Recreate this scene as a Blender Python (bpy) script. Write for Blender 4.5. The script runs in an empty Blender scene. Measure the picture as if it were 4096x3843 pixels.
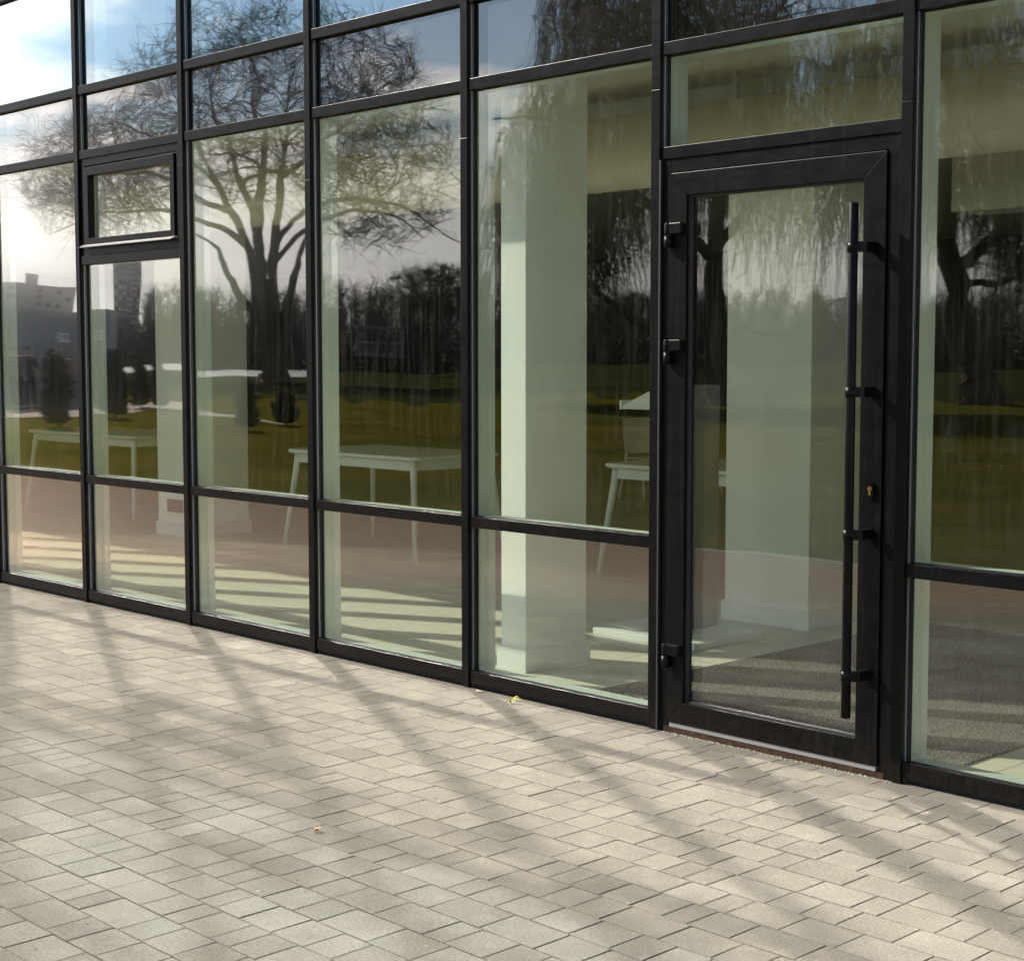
import bpy, math, random
import numpy as np
from mathutils import Vector, Matrix
R = math.radians
rnd = random.Random(7)
sc = bpy.context.scene
COL = sc.collection

# ------------------------------------------------------------------ camera
CAM = Vector((8.90313, -4.85329, 1.51148))
CR = Vector((0.690858705, 0.722989481, -0.000678412))
CU = Vector((-0.05648332, 0.05490854, 0.99689252))
CF = Vector((-0.72078005, 0.68867355, -0.07877088))
FPX = 6391.256
cd = bpy.data.cameras.new('camera')
cam = bpy.data.objects.new('camera', cd); COL.objects.link(cam)
cam.matrix_world = Matrix(((CR.x, CU.x, -CF.x, CAM.x), (CR.y, CU.y, -CF.y, CAM.y), (CR.z, CU.z, -CF.z, CAM.z), (0, 0, 0, 1)))
cd.sensor_width = 36.0; cd.sensor_fit = 'HORIZONTAL'; cd.lens = FPX / 4096 * 36.0
cd.clip_start = 0.05; cd.clip_end = 5000
sc.camera = cam

# ------------------------------------------------------------------ light
SUNV = Vector((-1.18, -0.575, 1.0)).normalized()        # towards the sun
SUN_EL = math.asin(SUNV.z); SUN_ROT = math.atan2(SUNV.x, SUNV.y)
wd = bpy.data.worlds.new('World'); sc.world = wd; wd.use_nodes = True
CLOUD_AT = (-29.89, 22.28, 0); CLOUD_L = 20.0
def world():
    nt = wd.node_tree; nt.nodes.clear(); N = nt.nodes.new; L = nt.links.new
    out = N('ShaderNodeOutputWorld'); bg = N('ShaderNodeBackground'); L(bg.outputs[0], out.inputs[0])
    bg.inputs[1].default_value = 0.06
    sky = N('ShaderNodeTexSky'); sky.sky_type = 'NISHITA'; sky.sun_disc = False
    sky.sun_elevation = SUN_EL; sky.sun_rotation = SUN_ROT
    sky.air_density = 1.0; sky.dust_density = 1.0; sky.ozone_density = 1.0; sky.altitude = 100
    tc = N('ShaderNodeTexCoord'); sp = N('ShaderNodeSeparateXYZ'); L(tc.outputs['Generated'], sp.inputs[0])
    def m(op, a, b=None, clamp=False):
        n = N('ShaderNodeMath'); n.operation = op; n.use_clamp = clamp
        for i, v in enumerate((a, b)):
            if v is None: continue
            if isinstance(v, (int, float)): n.inputs[i].default_value = v
            else: L(v, n.inputs[i])
        return n.outputs[0]
    z = m('MAXIMUM', sp.outputs[2], 0.0)
    den = m('ADD', z, 0.16)
    cb = N('ShaderNodeCombineXYZ'); L(m('DIVIDE', sp.outputs[0], den), cb.inputs[0]); L(m('DIVIDE', sp.outputs[1], den), cb.inputs[1])
    no = N('ShaderNodeTexNoise'); no.inputs['Scale'].default_value = 1.5; no.inputs['Detail'].default_value = 8; no.inputs['Roughness'].default_value = 0.55
    mp = N('ShaderNodeMapping'); mp.inputs['Location'].default_value = CLOUD_AT; L(cb.outputs[0], mp.inputs[0]); L(mp.outputs[0], no.inputs['Vector'])
    # more cloud towards the horizon, scattered cloud higher up
    low = m('MULTIPLY', m('SUBTRACT', 0.166, z), 2.6); low = m('MAXIMUM', low, -0.02)
    cov = m('MULTIPLY', m('SUBTRACT', m('ADD', no.outputs['Fac'], low), 0.52), 11.0, True)
    # clouds shine brighter towards the sun
    vd = N('ShaderNodeVectorMath'); vd.operation = 'DOT_PRODUCT'; L(tc.outputs['Generated'], vd.inputs[0]); vd.inputs[1].default_value = SUNV
    br = m('ADD', 0.75, m('MULTIPLY', m('POWER', m('MAXIMUM', vd.outputs['Value'], 0.0), 3.0), 0.45))
    cm = N('ShaderNodeVectorMath'); cm.operation = 'SCALE'; cm.inputs[0].default_value = (CLOUD_L * 1.0, CLOUD_L * 0.945, CLOUD_L * 0.91); 
    n2 = N('ShaderNodeTexNoise'); n2.inputs['Scale'].default_value = 1.1; n2.inputs['Detail'].default_value = 5; n2.inputs['Roughness'].default_value = .6; L(cb.outputs[0], n2.inputs['Vector'])
    L(m('MULTIPLY', br, m('ADD', .62, m('MULTIPLY', n2.outputs['Fac'], .8))), cm.inputs['Scale'])
    mix = N('ShaderNodeMix'); mix.data_type = 'RGBA'; L(cov, mix.inputs[0]); sk = N('ShaderNodeVectorMath'); sk.operation = 'MULTIPLY'; L(sky.outputs[0], sk.inputs[0]); sk.inputs[1].default_value = (1.05, 1.2, 1.35); L(sk.outputs[0], mix.inputs[6]); L(cm.outputs[0], mix.inputs[7])
    L(mix.outputs[2], bg.inputs[0])
world()
sd = bpy.data.lights.new('sun', 'SUN'); sd.energy = 5.0; sd.angle = R(0.8); sd.color = (1.0, 0.93, 0.83)
sun = bpy.data.objects.new('sun', sd); COL.objects.link(sun)
sun.rotation_euler = (-SUNV).to_track_quat('-Z', 'Y').to_euler(); sun.location = (0, -5, 20)
vs = sc.view_settings; vs.view_transform = 'Standard'; vs.look = 'None'; vs.gamma = 1; vs.use_curve_mapping = False; vs.exposure = 0.95
cy = sc.cycles
cy.use_adaptive_sampling = False; cy.use_denoising = True; cy.denoiser = 'OPENIMAGEDENOISE'
cy.max_bounces = 9; cy.diffuse_bounces = 6; cy.glossy_bounces = 5; cy.transmission_bounces = 4; cy.transparent_max_bounces = 24
cy.caustics_reflective = True; cy.caustics_refractive = False
cy.blur_glossy = 0.0; cy.sample_clamp_indirect = 40.0
cy.use_guiding = True; cy.use_surface_guiding = True; cy.use_volume_guiding = False; cy.guiding_training_samples = 128; cy.surface_guiding_probability = 0.7

# ------------------------------------------------------------------ helpers
YG = 0.038                                     # plane of the glass
def pix_ray(x, y):
    return (CF + CR * ((x - 2048) / FPX) + CU * ((1921.5 - y) / FPX)).normalized()
def project(p):
    v = Vector(p) - CAM; z = v.dot(CF)
    return (2048 + FPX * v.dot(CR) / z, 1921.5 - FPX * v.dot(CU) / z, z)
def tag(o, label=None, cat=None, group=None, kind=None):
    if label: o['label'] = label
    if cat: o['category'] = cat
    if group: o['group'] = group
    if kind: o['kind'] = kind
    return o
def empty(name, loc=(0, 0, 0), rz=0.0, parent=None):
    o = bpy.data.objects.new(name, None); COL.objects.link(o); o.location = loc; o.rotation_euler = (0, 0, rz)
    o.empty_display_size = 0.1
    if parent: o.parent = parent
    return o
class MB:
    def __init__(s): s.v = []; s.f = []; s.sm = []
    def add(s, v, f, smooth=False):
        n = len(s.v); s.v += [tuple(p) for p in v]; s.f += [tuple(i + n for i in q) for q in f]; s.sm += [smooth] * len(f); return s
    def box(s, x0, x1, y0, y1, z0, z1):
        return s.add([(x0,y0,z0),(x1,y0,z0),(x1,y1,z0),(x0,y1,z0),(x0,y0,z1),(x1,y0,z1),(x1,y1,z1),(x0,y1,z1)],
                     [(0,3,2,1),(4,5,6,7),(0,1,5,4),(1,2,6,5),(2,3,7,6),(3,0,4,7)])
    def tube(s, pts, rad, n=8, cap=True, smooth=True):
        pts = [Vector(p) for p in pts]; m = len(pts)
        if not hasattr(rad, '__len__'): rad = [rad] * m
        vs_ = []; ref = None
        for i, p in enumerate(pts):
            t = (pts[min(i + 1, m - 1)] - pts[max(i - 1, 0)])
            t = t.normalized() if t.length > 1e-9 else Vector((0, 0, 1))
            if ref is None: ref = t.orthogonal().normalized()
            ref = (ref - t * ref.dot(t)); ref = ref.normalized() if ref.length > 1e-6 else t.orthogonal().normalized()
            b = t.cross(ref)
            for k in range(n):
                a = 2 * math.pi * k / n
                vs_.append(p + (ref * math.cos(a) + b * math.sin(a)) * rad[i])
        fs = [(i*n+k, i*n+(k+1) % n, (i+1)*n+(k+1) % n, (i+1)*n+k) for i in range(m - 1) for k in range(n)]
        s.add(vs_, fs, smooth)
        if cap:
            q = len(s.v) - m * n
            s.f.append(tuple(range(q + n - 1, q - 1, -1))); s.sm.append(False)
            s.f.append(tuple(range(q + (m-1)*n, q + m*n))); s.sm.append(False)
        return s
    def mesh(s, name, mat):
        me = bpy.data.meshes.new(name); me.from_pydata(s.v, [], s.f)
        if any(s.sm): me.polygons.foreach_set('use_smooth', s.sm)
        if mat: me.materials.append(mat)
        me.update(); return me
    def build(s, name, mat, parent=None, loc=None, bevel=0.0):
        o = bpy.data.objects.new(name, s.mesh(name, mat)); COL.objects.link(o)
        if parent: o.parent = parent
        if loc: o.location = loc
        if bevel:
            b = o.modifiers.new('bevel', 'BEVEL'); b.width = bevel; b.segments = 2; b.limit_method = 'ANGLE'; b.angle_limit = R(40)
        return o
def fast_mesh(name, V, F, mat, smooth=False):
    """V (n,3) array, F (m,k) array of equal-size faces"""
    me = bpy.data.meshes.new(name); V = np.asarray(V, np.float32); F = np.asarray(F, np.int32); k = F.shape[1]
    me.vertices.add(len(V)); me.vertices.foreach_set('co', V.ravel())
    me.loops.add(F.size); me.loops.foreach_set('vertex_index', F.ravel())
    me.polygons.add(len(F)); me.polygons.foreach_set('loop_start', np.arange(0, F.size, k, dtype=np.int32))
    me.polygons.foreach_set('loop_total', np.full(len(F), k, np.int32))
    me.polygons.foreach_set('use_smooth', np.full(len(F), bool(smooth)))
    me.materials.append(mat); me.update(calc_edges=True); return me
def put(name, me, parent=None, loc=(0, 0, 0), rz=0.0):
    o = bpy.data.objects.new(name, me); COL.objects.link(o); o.location = loc; o.rotation_euler = (0, 0, rz)
    if parent: o.parent = parent
    return o

# ------------------------------------------------------------------ materials
class NT:
    def __init__(s, name):
        s.m = bpy.data.materials.new(name); s.m.use_nodes = True; s.t = s.m.node_tree; s.t.nodes.clear()
        s.out = s.N('ShaderNodeOutputMaterial')
    def N(s, t, **kw):
        n = s.t.nodes.new(t)
        for k, v in kw.items(): setattr(n, k, v)
        return n
    def L(s, a, b): s.t.links.new(a, b)
    def math(s, op, a, b=None, clamp=False):
        n = s.N('ShaderNodeMath', operation=op, use_clamp=clamp)
        for i, v in enumerate((a, b)):
            if v is None: continue
            if isinstance(v, (int, float)): n.inputs[i].default_value = v
            else: s.L(v, n.inputs[i])
        return n.outputs[0]
    def coord(s, which='Object'): return s.N('ShaderNodeTexCoord').outputs[which]
    def pos(s): return s.N('ShaderNodeNewGeometry').outputs['Position']
    def noise(s, vec, scale, detail=4, rough=0.55, out='Fac', stretch=None):
        n = s.N('ShaderNodeTexNoise'); n.inputs['Scale'].default_value = scale; n.inputs['Detail'].default_value = detail; n.inputs['Roughness'].default_value = rough
        if stretch:
            m = s.N('ShaderNodeMapping'); m.inputs['Scale'].default_value = stretch; s.L(vec, m.inputs[0]); vec = m.outputs[0]
        s.L(vec, n.inputs['Vector']); return n.outputs[out]
    def ramp(s, fac, stops):
        n = s.N('ShaderNodeValToRGB'); e = n.color_ramp.elements
        while len(e) < len(stops): e.new(0.5)
        for i, (p, c) in enumerate(stops):
            e[i].position = p; e[i].color = (*c, 1) if len(c) == 3 else c
        s.L(fac, n.inputs[0]); return n.outputs[0]
    def mix(s, fac, a, b, mode='MIX'):
        n = s.N('ShaderNodeMix', data_type='RGBA', blend_type=mode)
        for i, v in ((0, fac), (6, a), (7, b)):
            if isinstance(v, (int, float)): n.inputs[i].default_value = v
            elif isinstance(v, tuple): n.inputs[i].default_value = (*v, 1) if len(v) == 3 else v
            else: s.L(v, n.inputs[i])
        return n.outputs[2]
    def bump(s, h, strength, dist=0.01):
        n = s.N('ShaderNodeBump'); n.inputs['Strength'].default_value = strength; n.inputs['Distance'].default_value = dist; s.L(h, n.inputs['Height']); return n.outputs[0]
    def pbr(s, color, rough=0.5, metal=0.0, spec=0.5, normal=None, coat=0.0):
        b = s.N('ShaderNodeBsdfPrincipled')
        def st(k, v):
            if isinstance(v, (int, float)): b.inputs[k].default_value = v
            elif isinstance(v, tuple): b.inputs[k].default_value = (*v, 1)
            else: s.L(v, b.inputs[k])
        st('Base Color', color); st('Roughness', rough); st('Metallic', metal); st('Specular IOR Level', spec)
        if coat: st('Coat Weight', coat)
        if normal is not None: s.L(normal, b.inputs['Normal'])
        s.L(b.outputs[0], s.out.inputs[0]); return s.m
M = {}
def plain(name, color, rough=0.5, metal=0.0, var=0.12, scale=6.0, spec=0.5):
    n = NT(name); f = n.noise(n.coord(), scale, 5)
    c = n.mix(f, tuple(x * (1 - var) for x in color), tuple(min(1, x * (1 + var)) for x in color))
    r = n.math('ADD', n.math('MULTIPLY', n.noise(n.coord(), scale * 3, 3), 0.12), rough - 0.06)
    M[name] = n.pbr(c, r, metal, spec); return M[name]

def mat_frame():
    n = NT('black_aluminium'); p = n.pos()
    dust = n.math('MULTIPLY', n.noise(p, 9, 6, 0.65), n.noise(p, 60, 4, 0.6, stretch=(1, 1, .25)))
    c = n.ramp(dust, [(0.18, (0.002, 0.002, 0.0022)), (0.36, (0.0035, 0.0034, 0.0034)), (0.55, (0.010, 0.0095, 0.009))])
    sp = n.ramp(n.noise(p, 260, 2, .5), [(0.74, (0, 0, 0)), (0.78, (1, 1, 1))])
    c = n.mix(n.math('MULTIPLY', sp, 0.15), c, (0.16, 0.15, 0.14))
    sz = n.N('ShaderNodeSeparateXYZ'); n.L(p, sz.inputs[0])
    low = n.math('MULTIPLY', n.math('MULTIPLY', n.math('SUBTRACT', .16, sz.outputs[2]), 5.0, True), n.ramp(n.noise(p, 70, 5, .7), [(.35, (0, 0, 0)), (.7, (1, 1, 1))]))
    c = n.mix(n.math('MULTIPLY', low, .25), c, (.06, .05, .04))
    drip = n.ramp(n.noise(p, 40, 4, .6, stretch=(1, 1, .06)), [(.55, (0, 0, 0)), (.72, (1, 1, 1))]); c = n.mix(n.math('MULTIPLY', drip, .12), c, (.05, .046, .042))
    r = n.math('ADD', n.math('MULTIPLY', n.noise(p, 30, 5, .6, stretch=(.3, 1, 1)), 0.25), 0.22)
    M['frame'] = n.pbr(c, r, 0.0, 0.13)
mat_frame()
plain('gasket', (0.012, 0.012, 0.012), 0.7)
plain('spacer', (0.30, 0.31, 0.31), 0.35, 0.6)
plain('white_post', (0.58, 0.62, 0.58), 0.45, var=.03)
plain('spandrel', (0.02, 0.02, 0.022), 0.6)
plain('steel', (0.55, 0.54, 0.52), 0.35, 0.9)

EXTRA_GLOSS_ROUGH = 0.105; DIRT = 0.04
def mat_glass(name, tint, f0, gloss, wave, wscale, extra_gloss=40.0):
    n = NT(name); p = n.pos()
    oi = n.N('ShaderNodeObjectInfo').outputs['Random']
    off = n.N('ShaderNodeVectorMath', operation='ADD'); n.L(p, off.inputs[0])
    cx = n.N('ShaderNodeCombineXYZ'); n.L(n.math('MULTIPLY', oi, 37.0), cx.inputs[0]); n.L(cx.outputs[0], off.inputs[1])
    n1 = n.N('ShaderNodeVectorMath', operation='SUBTRACT'); n.L(n.noise(off.outputs[0], wscale, 1.0, 0.4, 'Color'), n1.inputs[0]); n1.inputs[1].default_value = (.5, .5, .5)
    n2 = n.N('ShaderNodeVectorMath', operation='SCALE'); n.L(n1.outputs[0], n2.inputs[0]); n2.inputs['Scale'].default_value = wave
    ad = n.N('ShaderNodeVectorMath', operation='ADD'); n.L(n.N('ShaderNodeNewGeometry').outputs['Normal'], ad.inputs[0]); n.L(n2.outputs[0], ad.inputs[1])
    nm = n.N('ShaderNodeVectorMath', operation='NORMALIZE'); n.L(ad.outputs[0], nm.inputs[0])
    wn = n.N('ShaderNodeTexWhiteNoise', noise_dimensions='1D'); n.L(n.math('MULTIPLY', oi, 91.7), wn.inputs['W'])
    t1 = n.N('ShaderNodeVectorMath', operation='SUBTRACT'); n.L(wn.outputs['Color'], t1.inputs[0]); t1.inputs[1].default_value = (.5, .5, .5)
    t2 = n.N('ShaderNodeVectorMath', operation='SCALE'); n.L(t1.outputs[0], t2.inputs[0]); t2.inputs['Scale'].default_value = 0.0035
    t3 = n.N('ShaderNodeVectorMath', operation='ADD'); n.L(nm.outputs[0], t3.inputs[0]); n.L(t2.outputs[0], t3.inputs[1]); nm = n.N('ShaderNodeVectorMath', operation='NORMALIZE'); n.L(t3.outputs[0], nm.inputs[0])
    lw = n.N('ShaderNodeLayerWeight'); lw.inputs['Blend'].default_value = 0.5
    fac = n.math('ADD', f0, n.math('MULTIPLY', n.math('POWER', lw.outputs['Facing'], 3.6), 1 - f0), True)
    tr = n.N('ShaderNodeBsdfTransparent'); tr.inputs[0].default_value = (*tint, 1)
    gl = n.N('ShaderNodeBsdfGlossy'); gl.inputs['Color'].default_value = (*gloss, 1); gl.inputs['Roughness'].default_value = 0.012
    n.L(nm.outputs[0], gl.inputs['Normal'])
    mx = n.N('ShaderNodeMixShader'); n.L(fac, mx.inputs[0]); n.L(tr.outputs[0], mx.inputs[1]); n.L(gl.outputs[0], mx.inputs[2])
    # extra blurred reflection added to brighten sun streaks on the pavement at grazing angles
    g2 = n.N('ShaderNodeBsdfGlossy'); g2.inputs['Color'].default_value = (*gloss, 1); g2.inputs['Roughness'].default_value = EXTRA_GLOSS_ROUGH
    n.L(nm.outputs[0], g2.inputs['Normal'])
    f2 = n.math('MULTIPLY', n.math('MULTIPLY', n.math('POWER', lw.outputs['Facing'], 9.0), extra_gloss, True), n.math('SUBTRACT', 1.0, n.N('ShaderNodeNewGeometry').outputs['Backfacing']))
    cs = n.N('ShaderNodeVectorMath', operation='SCALE'); cs.inputs[0].default_value = gloss; n.L(f2, cs.inputs['Scale']); n.L(cs.outputs[0], g2.inputs['Color'])
    m2 = n.N('ShaderNodeAddShader'); n.L(mx.outputs[0], m2.inputs[0]); n.L(g2.outputs[0], m2.inputs[1])
    # rain marks and dust on the outer face
    st = n.ramp(n.noise(p, 26, 5, .65, stretch=(1, 1, .07)), [(.48, (0, 0, 0)), (.75, (1, 1, 1))]); sp2 = n.ramp(n.noise(p, 85, 2, .5), [(.72, (0, 0, 0)), (.76, (1, 1, 1))])
    cl = n.ramp(n.noise(p, 2.2, 4, .6), [(.35, (.25, .25, .25)), (.7, (1, 1, 1))])
    dw = n.math('MULTIPLY', n.math('ADD', n.math('MULTIPLY', st, cl), n.math('MULTIPLY', sp2, .5)), DIRT)
    dw = n.math('MULTIPLY', dw, n.math('SUBTRACT', 1.0, n.N('ShaderNodeNewGeometry').outputs['Backfacing']))
    df = n.N('ShaderNodeBsdfDiffuse'); df.inputs[0].default_value = (.6, .58, .52, 1)
    m3 = n.N('ShaderNodeMixShader'); n.L(dw, m3.inputs[0]); n.L(m2.outputs[0], m3.inputs[1]); n.L(df.outputs[0], m3.inputs[2])
    n.L(m3.outputs[0], n.out.inputs[0]); M[name] = n.m
# each pane is a slab: both faces reflect, the tint is per face
mat_glass('glass', (0.905, 0.94, 0.90), 0.085, (1, 1, 1), 0.007, 1.6)
mat_glass('glass_blue', (0.66, 0.78, 0.80), 0.22, (0.82, 0.93, 1.0), 0.008, 1.6)
mat_glass('glass_spandrel', (0.6, 0.6, 0.58), 0.15, (1, 1, 1), 0.011, 4.0)

# ------------------------------------------------------------------ pavement
GZ = -0.015
def mat_paver():
    n = NT('concrete_paver'); p = n.pos(); g = n.N('ShaderNodeNewGeometry')
    isl = g.outputs['Random Per Island']; oi = n.N('ShaderNodeObjectInfo').outputs['Random']
    t = n.math('FRACT', n.math('ADD', n.math('MULTIPLY', isl, 7.31), n.math('MULTIPLY', oi, 13.7)))
    base = n.ramp(t, [(0.0, (0.134, 0.125, 0.105)), (0.2, (0.149, 0.140, 0.117)), (0.8, (0.163, 0.153, 0.128)), (1.0, (0.182, 0.171, 0.144))])
    cl = n.noise(p, 5.5, 5, 0.6); base = n.mix(n.math('MULTIPLY', n.ramp(cl, [(.3, (1,1,1)), (.62, (0,0,0))]), 0.45), base, (0.108, 0.101, 0.089))
    cl2 = n.noise(p, 14, 4, 0.6); base = n.mix(n.math('MULTIPLY', n.ramp(cl2, [(.52, (0,0,0)), (.75, (1,1,1))]), 0.35), base, (0.225, 0.205, 0.172))
    gr = n.noise(p, 130, 4, 0.75); base = n.mix(0.8, base, n.ramp(gr, [(.3, (0.55,.55,.55)), (.7, (1.42,1.4,1.38))]), 'MULTIPLY')
    spk = n.ramp(n.noise(p, 170, 2, 0.5), [(.77, (0,0,0)), (.80, (1,1,1))]); base = n.mix(n.math('MULTIPLY', spk, 0.5), base, (0.36, 0.34, 0.30))
    sx = n.N('ShaderNodeSeparateXYZ'); n.L(p, sx.inputs[0])
    far = n.math('MULTIPLY', n.math('SUBTRACT', n.math('SUBTRACT', n.math('MULTIPLY', sx.outputs[1], -2.1), sx.outputs[0]), 1.6), 0.35, True)
    base = n.mix(n.math('MULTIPLY', far, .75), base, n.mix(.5, (.30, .205, .15), n.ramp(gr, [(.3, (.25, .165, .12)), (.7, (.38, .265, .195))])))
    sta = n.ramp(n.noise(p, 2.3, 3, .5), [(.70, (0,0,0)), (.74, (1,1,1))]); base = n.mix(n.math('MULTIPLY', n.ramp(n.noise(p, 26, 3, .5), [(.735, (0,0,0)), (.76, (1,1,1))]), 0.6), base, (.27,.255,.23))
    d = n.N('ShaderNodeBsdfDiffuse'); n.L(base, d.inputs[0]); n.L(d.outputs[0], n.out.inputs[0]); M['paver'] = n.m
mat_paver()
def mat_sand():
    n = NT('joint_sand'); p = n.pos()
    c = n.ramp(n.noise(p, 90, 4, .7), [(.3, (.035, .031, .025)), (.7, (.10, .088, .068))])
    c = n.mix(n.math('MULTIPLY', n.ramp(n.noise(p, 3.0, 3, .6), [(.56, (0,0,0)), (.66, (1,1,1))]), .8), c, (.16, .12, .02))
    M['sand'] = n.pbr(c, 0.95, 0, 0.1)
mat_sand()
LAWN_Y = -4.72
def paver_mesh(L, W, rng):
    c = 0.0022; h = 0.05
    x0, x1, y0, y1 = -L/2, L/2, -W/2, W/2
    t = [(x0+c, y0+c, 0), (x1-c, y0+c, 0), (x1-c, y1-c, 0), (x0+c, y1-c, 0)]
    t = [(a + rng.uniform(-.0012, .0012), b + rng.uniform(-.0012, .0012), z) for a, b, z in t]
    m = [(x0, y0, -c*.7), (x1, y0, -c*.7), (x1, y1, -c*.7), (x0, y1, -c*.7)]
    b = [(x, y, -h) for x, y, _ in m]
    F = [(0,1,2,3)] + [(4+i, 4+(i+1)%4, (i+1)%4, i) for i in range(4)] + [(8+i, 8+(i+1)%4, 4+(i+1)%4, 4+i) for i in range(4)]
    return t + m + b, F
def pavement():
    bed = MB().add([(-30, 0.05, GZ-.0055), (-30, LAWN_Y+.02, GZ-.0055), (14, LAWN_Y+.02, GZ-.0055), (14, 0.05, GZ-.0055)], [(0, 1, 2, 3)]).build('pavement', M['sand'])
    tag(bed, kind='structure', label='grey concrete block pavement along the glass facade')
    lens = (0.088, 0.117, 0.117, 0.145, 0.145, 0.178, 0.21)
    items = []; rr = random.Random(11); row = 0; y = 0.018
    while y > LAWN_Y + .05:
        W = 0.093 if row == 0 else 0.1405
        x = -26 + rr.uniform(0, .2)
        while x < 10.5:
            L = rr.choice(lens); items.append((x + L/2, y - W/2, L - rr.uniform(.001, .0032), W - rr.uniform(.0028, .0046), L)); x += L
        y -= W; row += 1
    keep = []; rest = []
    for it in items:
        px, py, z = project((it[0], it[1], GZ))
        vis = z > 0 and -60 < px < 4156 and py < 3900
        (keep if vis else rest).append((it, z))
    keep.sort(key=lambda q: -q[0][2] / (q[1] ** 3))
    rest += keep[300:]; keep = keep[:300]
    cache = {}
    def jitter(): return GZ + rr.gauss(0, .0004), rr.gauss(0, .0016), rr.gauss(0, .0016)
    for it, z in keep:
        k = (it[4], rr.randrange(3))
        if k not in cache:
            v, f = paver_mesh(it[4] - .002, it[3], rr); cache[k] = MB().add(v, f).mesh('paver', M['paver'])
        zz, a, b = jitter()
        o = put('paver', cache[k], bed, (it[0], it[1], zz)); o.rotation_euler = (a, b, rr.gauss(0, .006))
    V = []; F = []
    for it, z in rest:
        v, f = paver_mesh(it[2], it[3], rr); zz, a, b = jitter(); n = len(V)
        V += [(it[0] + p[0], it[1] + p[1], zz + p[2] + a * p[1] - b * p[0]) for p in v]; F += [tuple(i + n for i in q) for q in f]
    o = put('paver_field', fast_mesh('paver_field', V, F, M['paver']), bed); tag(o, kind='stuff')
pavement()

# ------------------------------------------------------------------ glass facade
MX = [-7.02, -5.85, -4.68, -3.51, -2.34, -1.17, 0.0, 1.17, 2.34, 3.51, 4.6485, 5.7985, 6.97, 8.14, 9.31, 10.48]
DOOR = 10                                       # bay between MX[10] and MX[11]
VENT = 6
Z1, Z2, ZV, ZD, Z3, Z4, Z5, Z6, ZT = 0.035, 0.7505, 2.078, 2.3025, 2.709, 3.093, 3.79, 5.0, 5.6
HW = 0.0225
bld = empty('glass_building')
tag(bld, 'glass fronted building with black aluminium curtain wall grid', 'building')
def facade():
    for i, x in enumerate(MX):
        m = MB().box(x-HW, x+HW, 0, .020, GZ+.004, 2.47 + .1*math.sin(i*2.1)); m.box(x-HW, x+HW, 0.001, .020, 2.4735 + .1*math.sin(i*2.1), ZT)
        o = m.build('mullion', M['frame'], bld, bevel=.0012)
        MB().box(x-HW+.006, x+HW-.006, .020, .030, GZ, ZT).build('gasket', M['gasket'], o)
        MB().box(x-HW+.001, x+HW-.001, .030, YG-.002, GZ, ZT).build('pressure_plate', M['spacer'], o)
        MB().box(x-HW, x+HW, .067, .172, GZ, ZT).build('inner_post', M['white_post'], o, bevel=.003)
    for i in range(len(MX) - 1):
        a, b = MX[i] + HW, MX[i+1] - HW
        zs = [(Z1, .0295), (Z2, .0245), (Z3, .0245), (Z4, .0245), (Z5, .0245), (Z6, .0245), (ZT-.03, .03)]
        if i == VENT: zs.insert(2, (ZV, .026))
        if i == DOOR: zs = [(ZD, .0235)] + zs[2:]
        for z, h in zs:
            o = MB().box(a+.0015, b-.0015, .008, .028, z-h, z+h).build('transom', M['frame'], bld, bevel=.0012)
            MB().box(a, b, .028, YG-.002, z-h+.004, z+h-.004).build('gasket', M['gasket'], o)
            MB().box(a, b, .067, .150, z-.0225, z+.0225).build('inner_rail', M['white_post'], o)
        levels = [z for z, h in zs]
        for k in range(len(levels) - 1):
            z0, z1 = levels[k], levels[k+1]
            if i == VENT and z0 == ZV: continue
            g = 'glass_spandrel' if z0 == Z3 else 'glass_blue' if z0 >= Z4 else 'glass'
            o = MB().box(a-.010, b+.010, YG, YG+.028, z0+.012, z1-.012).build('glass_pane', M[g], bld)
            sp = MB(); e = .004; yy = (YG+.004, YG+.024)
            sp.box(a-.008, a+e, *yy, z0+.016, z1-.016); sp.box(b-e, b+.008, *yy, z0+.016, z1-.016)
            sp.box(a+e, b-e, *yy, z0+.016, z0+.026); sp.box(a+e, b-e, *yy, z1-.026, z1-.016)
            sp.build('spacer', M['gasket'], o)
            if g == 'glass_spandrel': MB().box(a, b, .075, .09, z0+.025, z1-.025).build('spandrel_panel', M['spandrel'], bld)
facade()

def at(x, y, Y):
    v = pix_ray(x, y); t = (Y - CAM.y) / v.y; return CAM + v * t
def refl(x, y, D):
    """real point that the facade mirrors to this direction, D metres away on the ground"""
    v = pix_ray(x, y); p = CAM + v * (D / math.hypot(v.x, v.y)); return Vector((p.x, 2 * YG - p.y, p.z))
def reflg(x, y, z=0.0):
    v = pix_ray(x, y); p = CAM + v * ((z - CAM.z) / v.z); return Vector((p.x, 2 * YG - p.y, z))

# ------------------------------------------------------------------ opening light in the curtain wall
def ring(o, i, y0, y1):
    """mitred picture-frame ring: o, i = (x0, x1, z0, z1)"""
    m = MB()
    O = [(o[0], o[2]), (o[1], o[2]), (o[1], o[3]), (o[0], o[3])]; I = [(i[0], i[2]), (i[1], i[2]), (i[1], i[3]), (i[0], i[3])]
    for k in range(4):
        a, b, c, d = O[k], O[(k+1) % 4], I[(k+1) % 4], I[k]
        g = .0005
        v = [(p[0], y0, p[1]) for p in (a, b, c, d)] + [(p[0], y1, p[1]) for p in (a, b, c, d)]
        cx = sum(p[0] for p in v) / 8; cz = sum(p[2] for p in v) / 8
        v = [(p[0] + (g if p[0] < cx else -g) * (k % 2 == 0), p[1], p[2] + (g if p[2] < cz else -g) * (k % 2 == 1)) for p in v]
        m.add(v, [(0,1,2,3), (7,6,5,4), (0,4,5,1), (1,5,6,2), (2,6,7,3), (3,7,4,0)])
    return m
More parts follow.
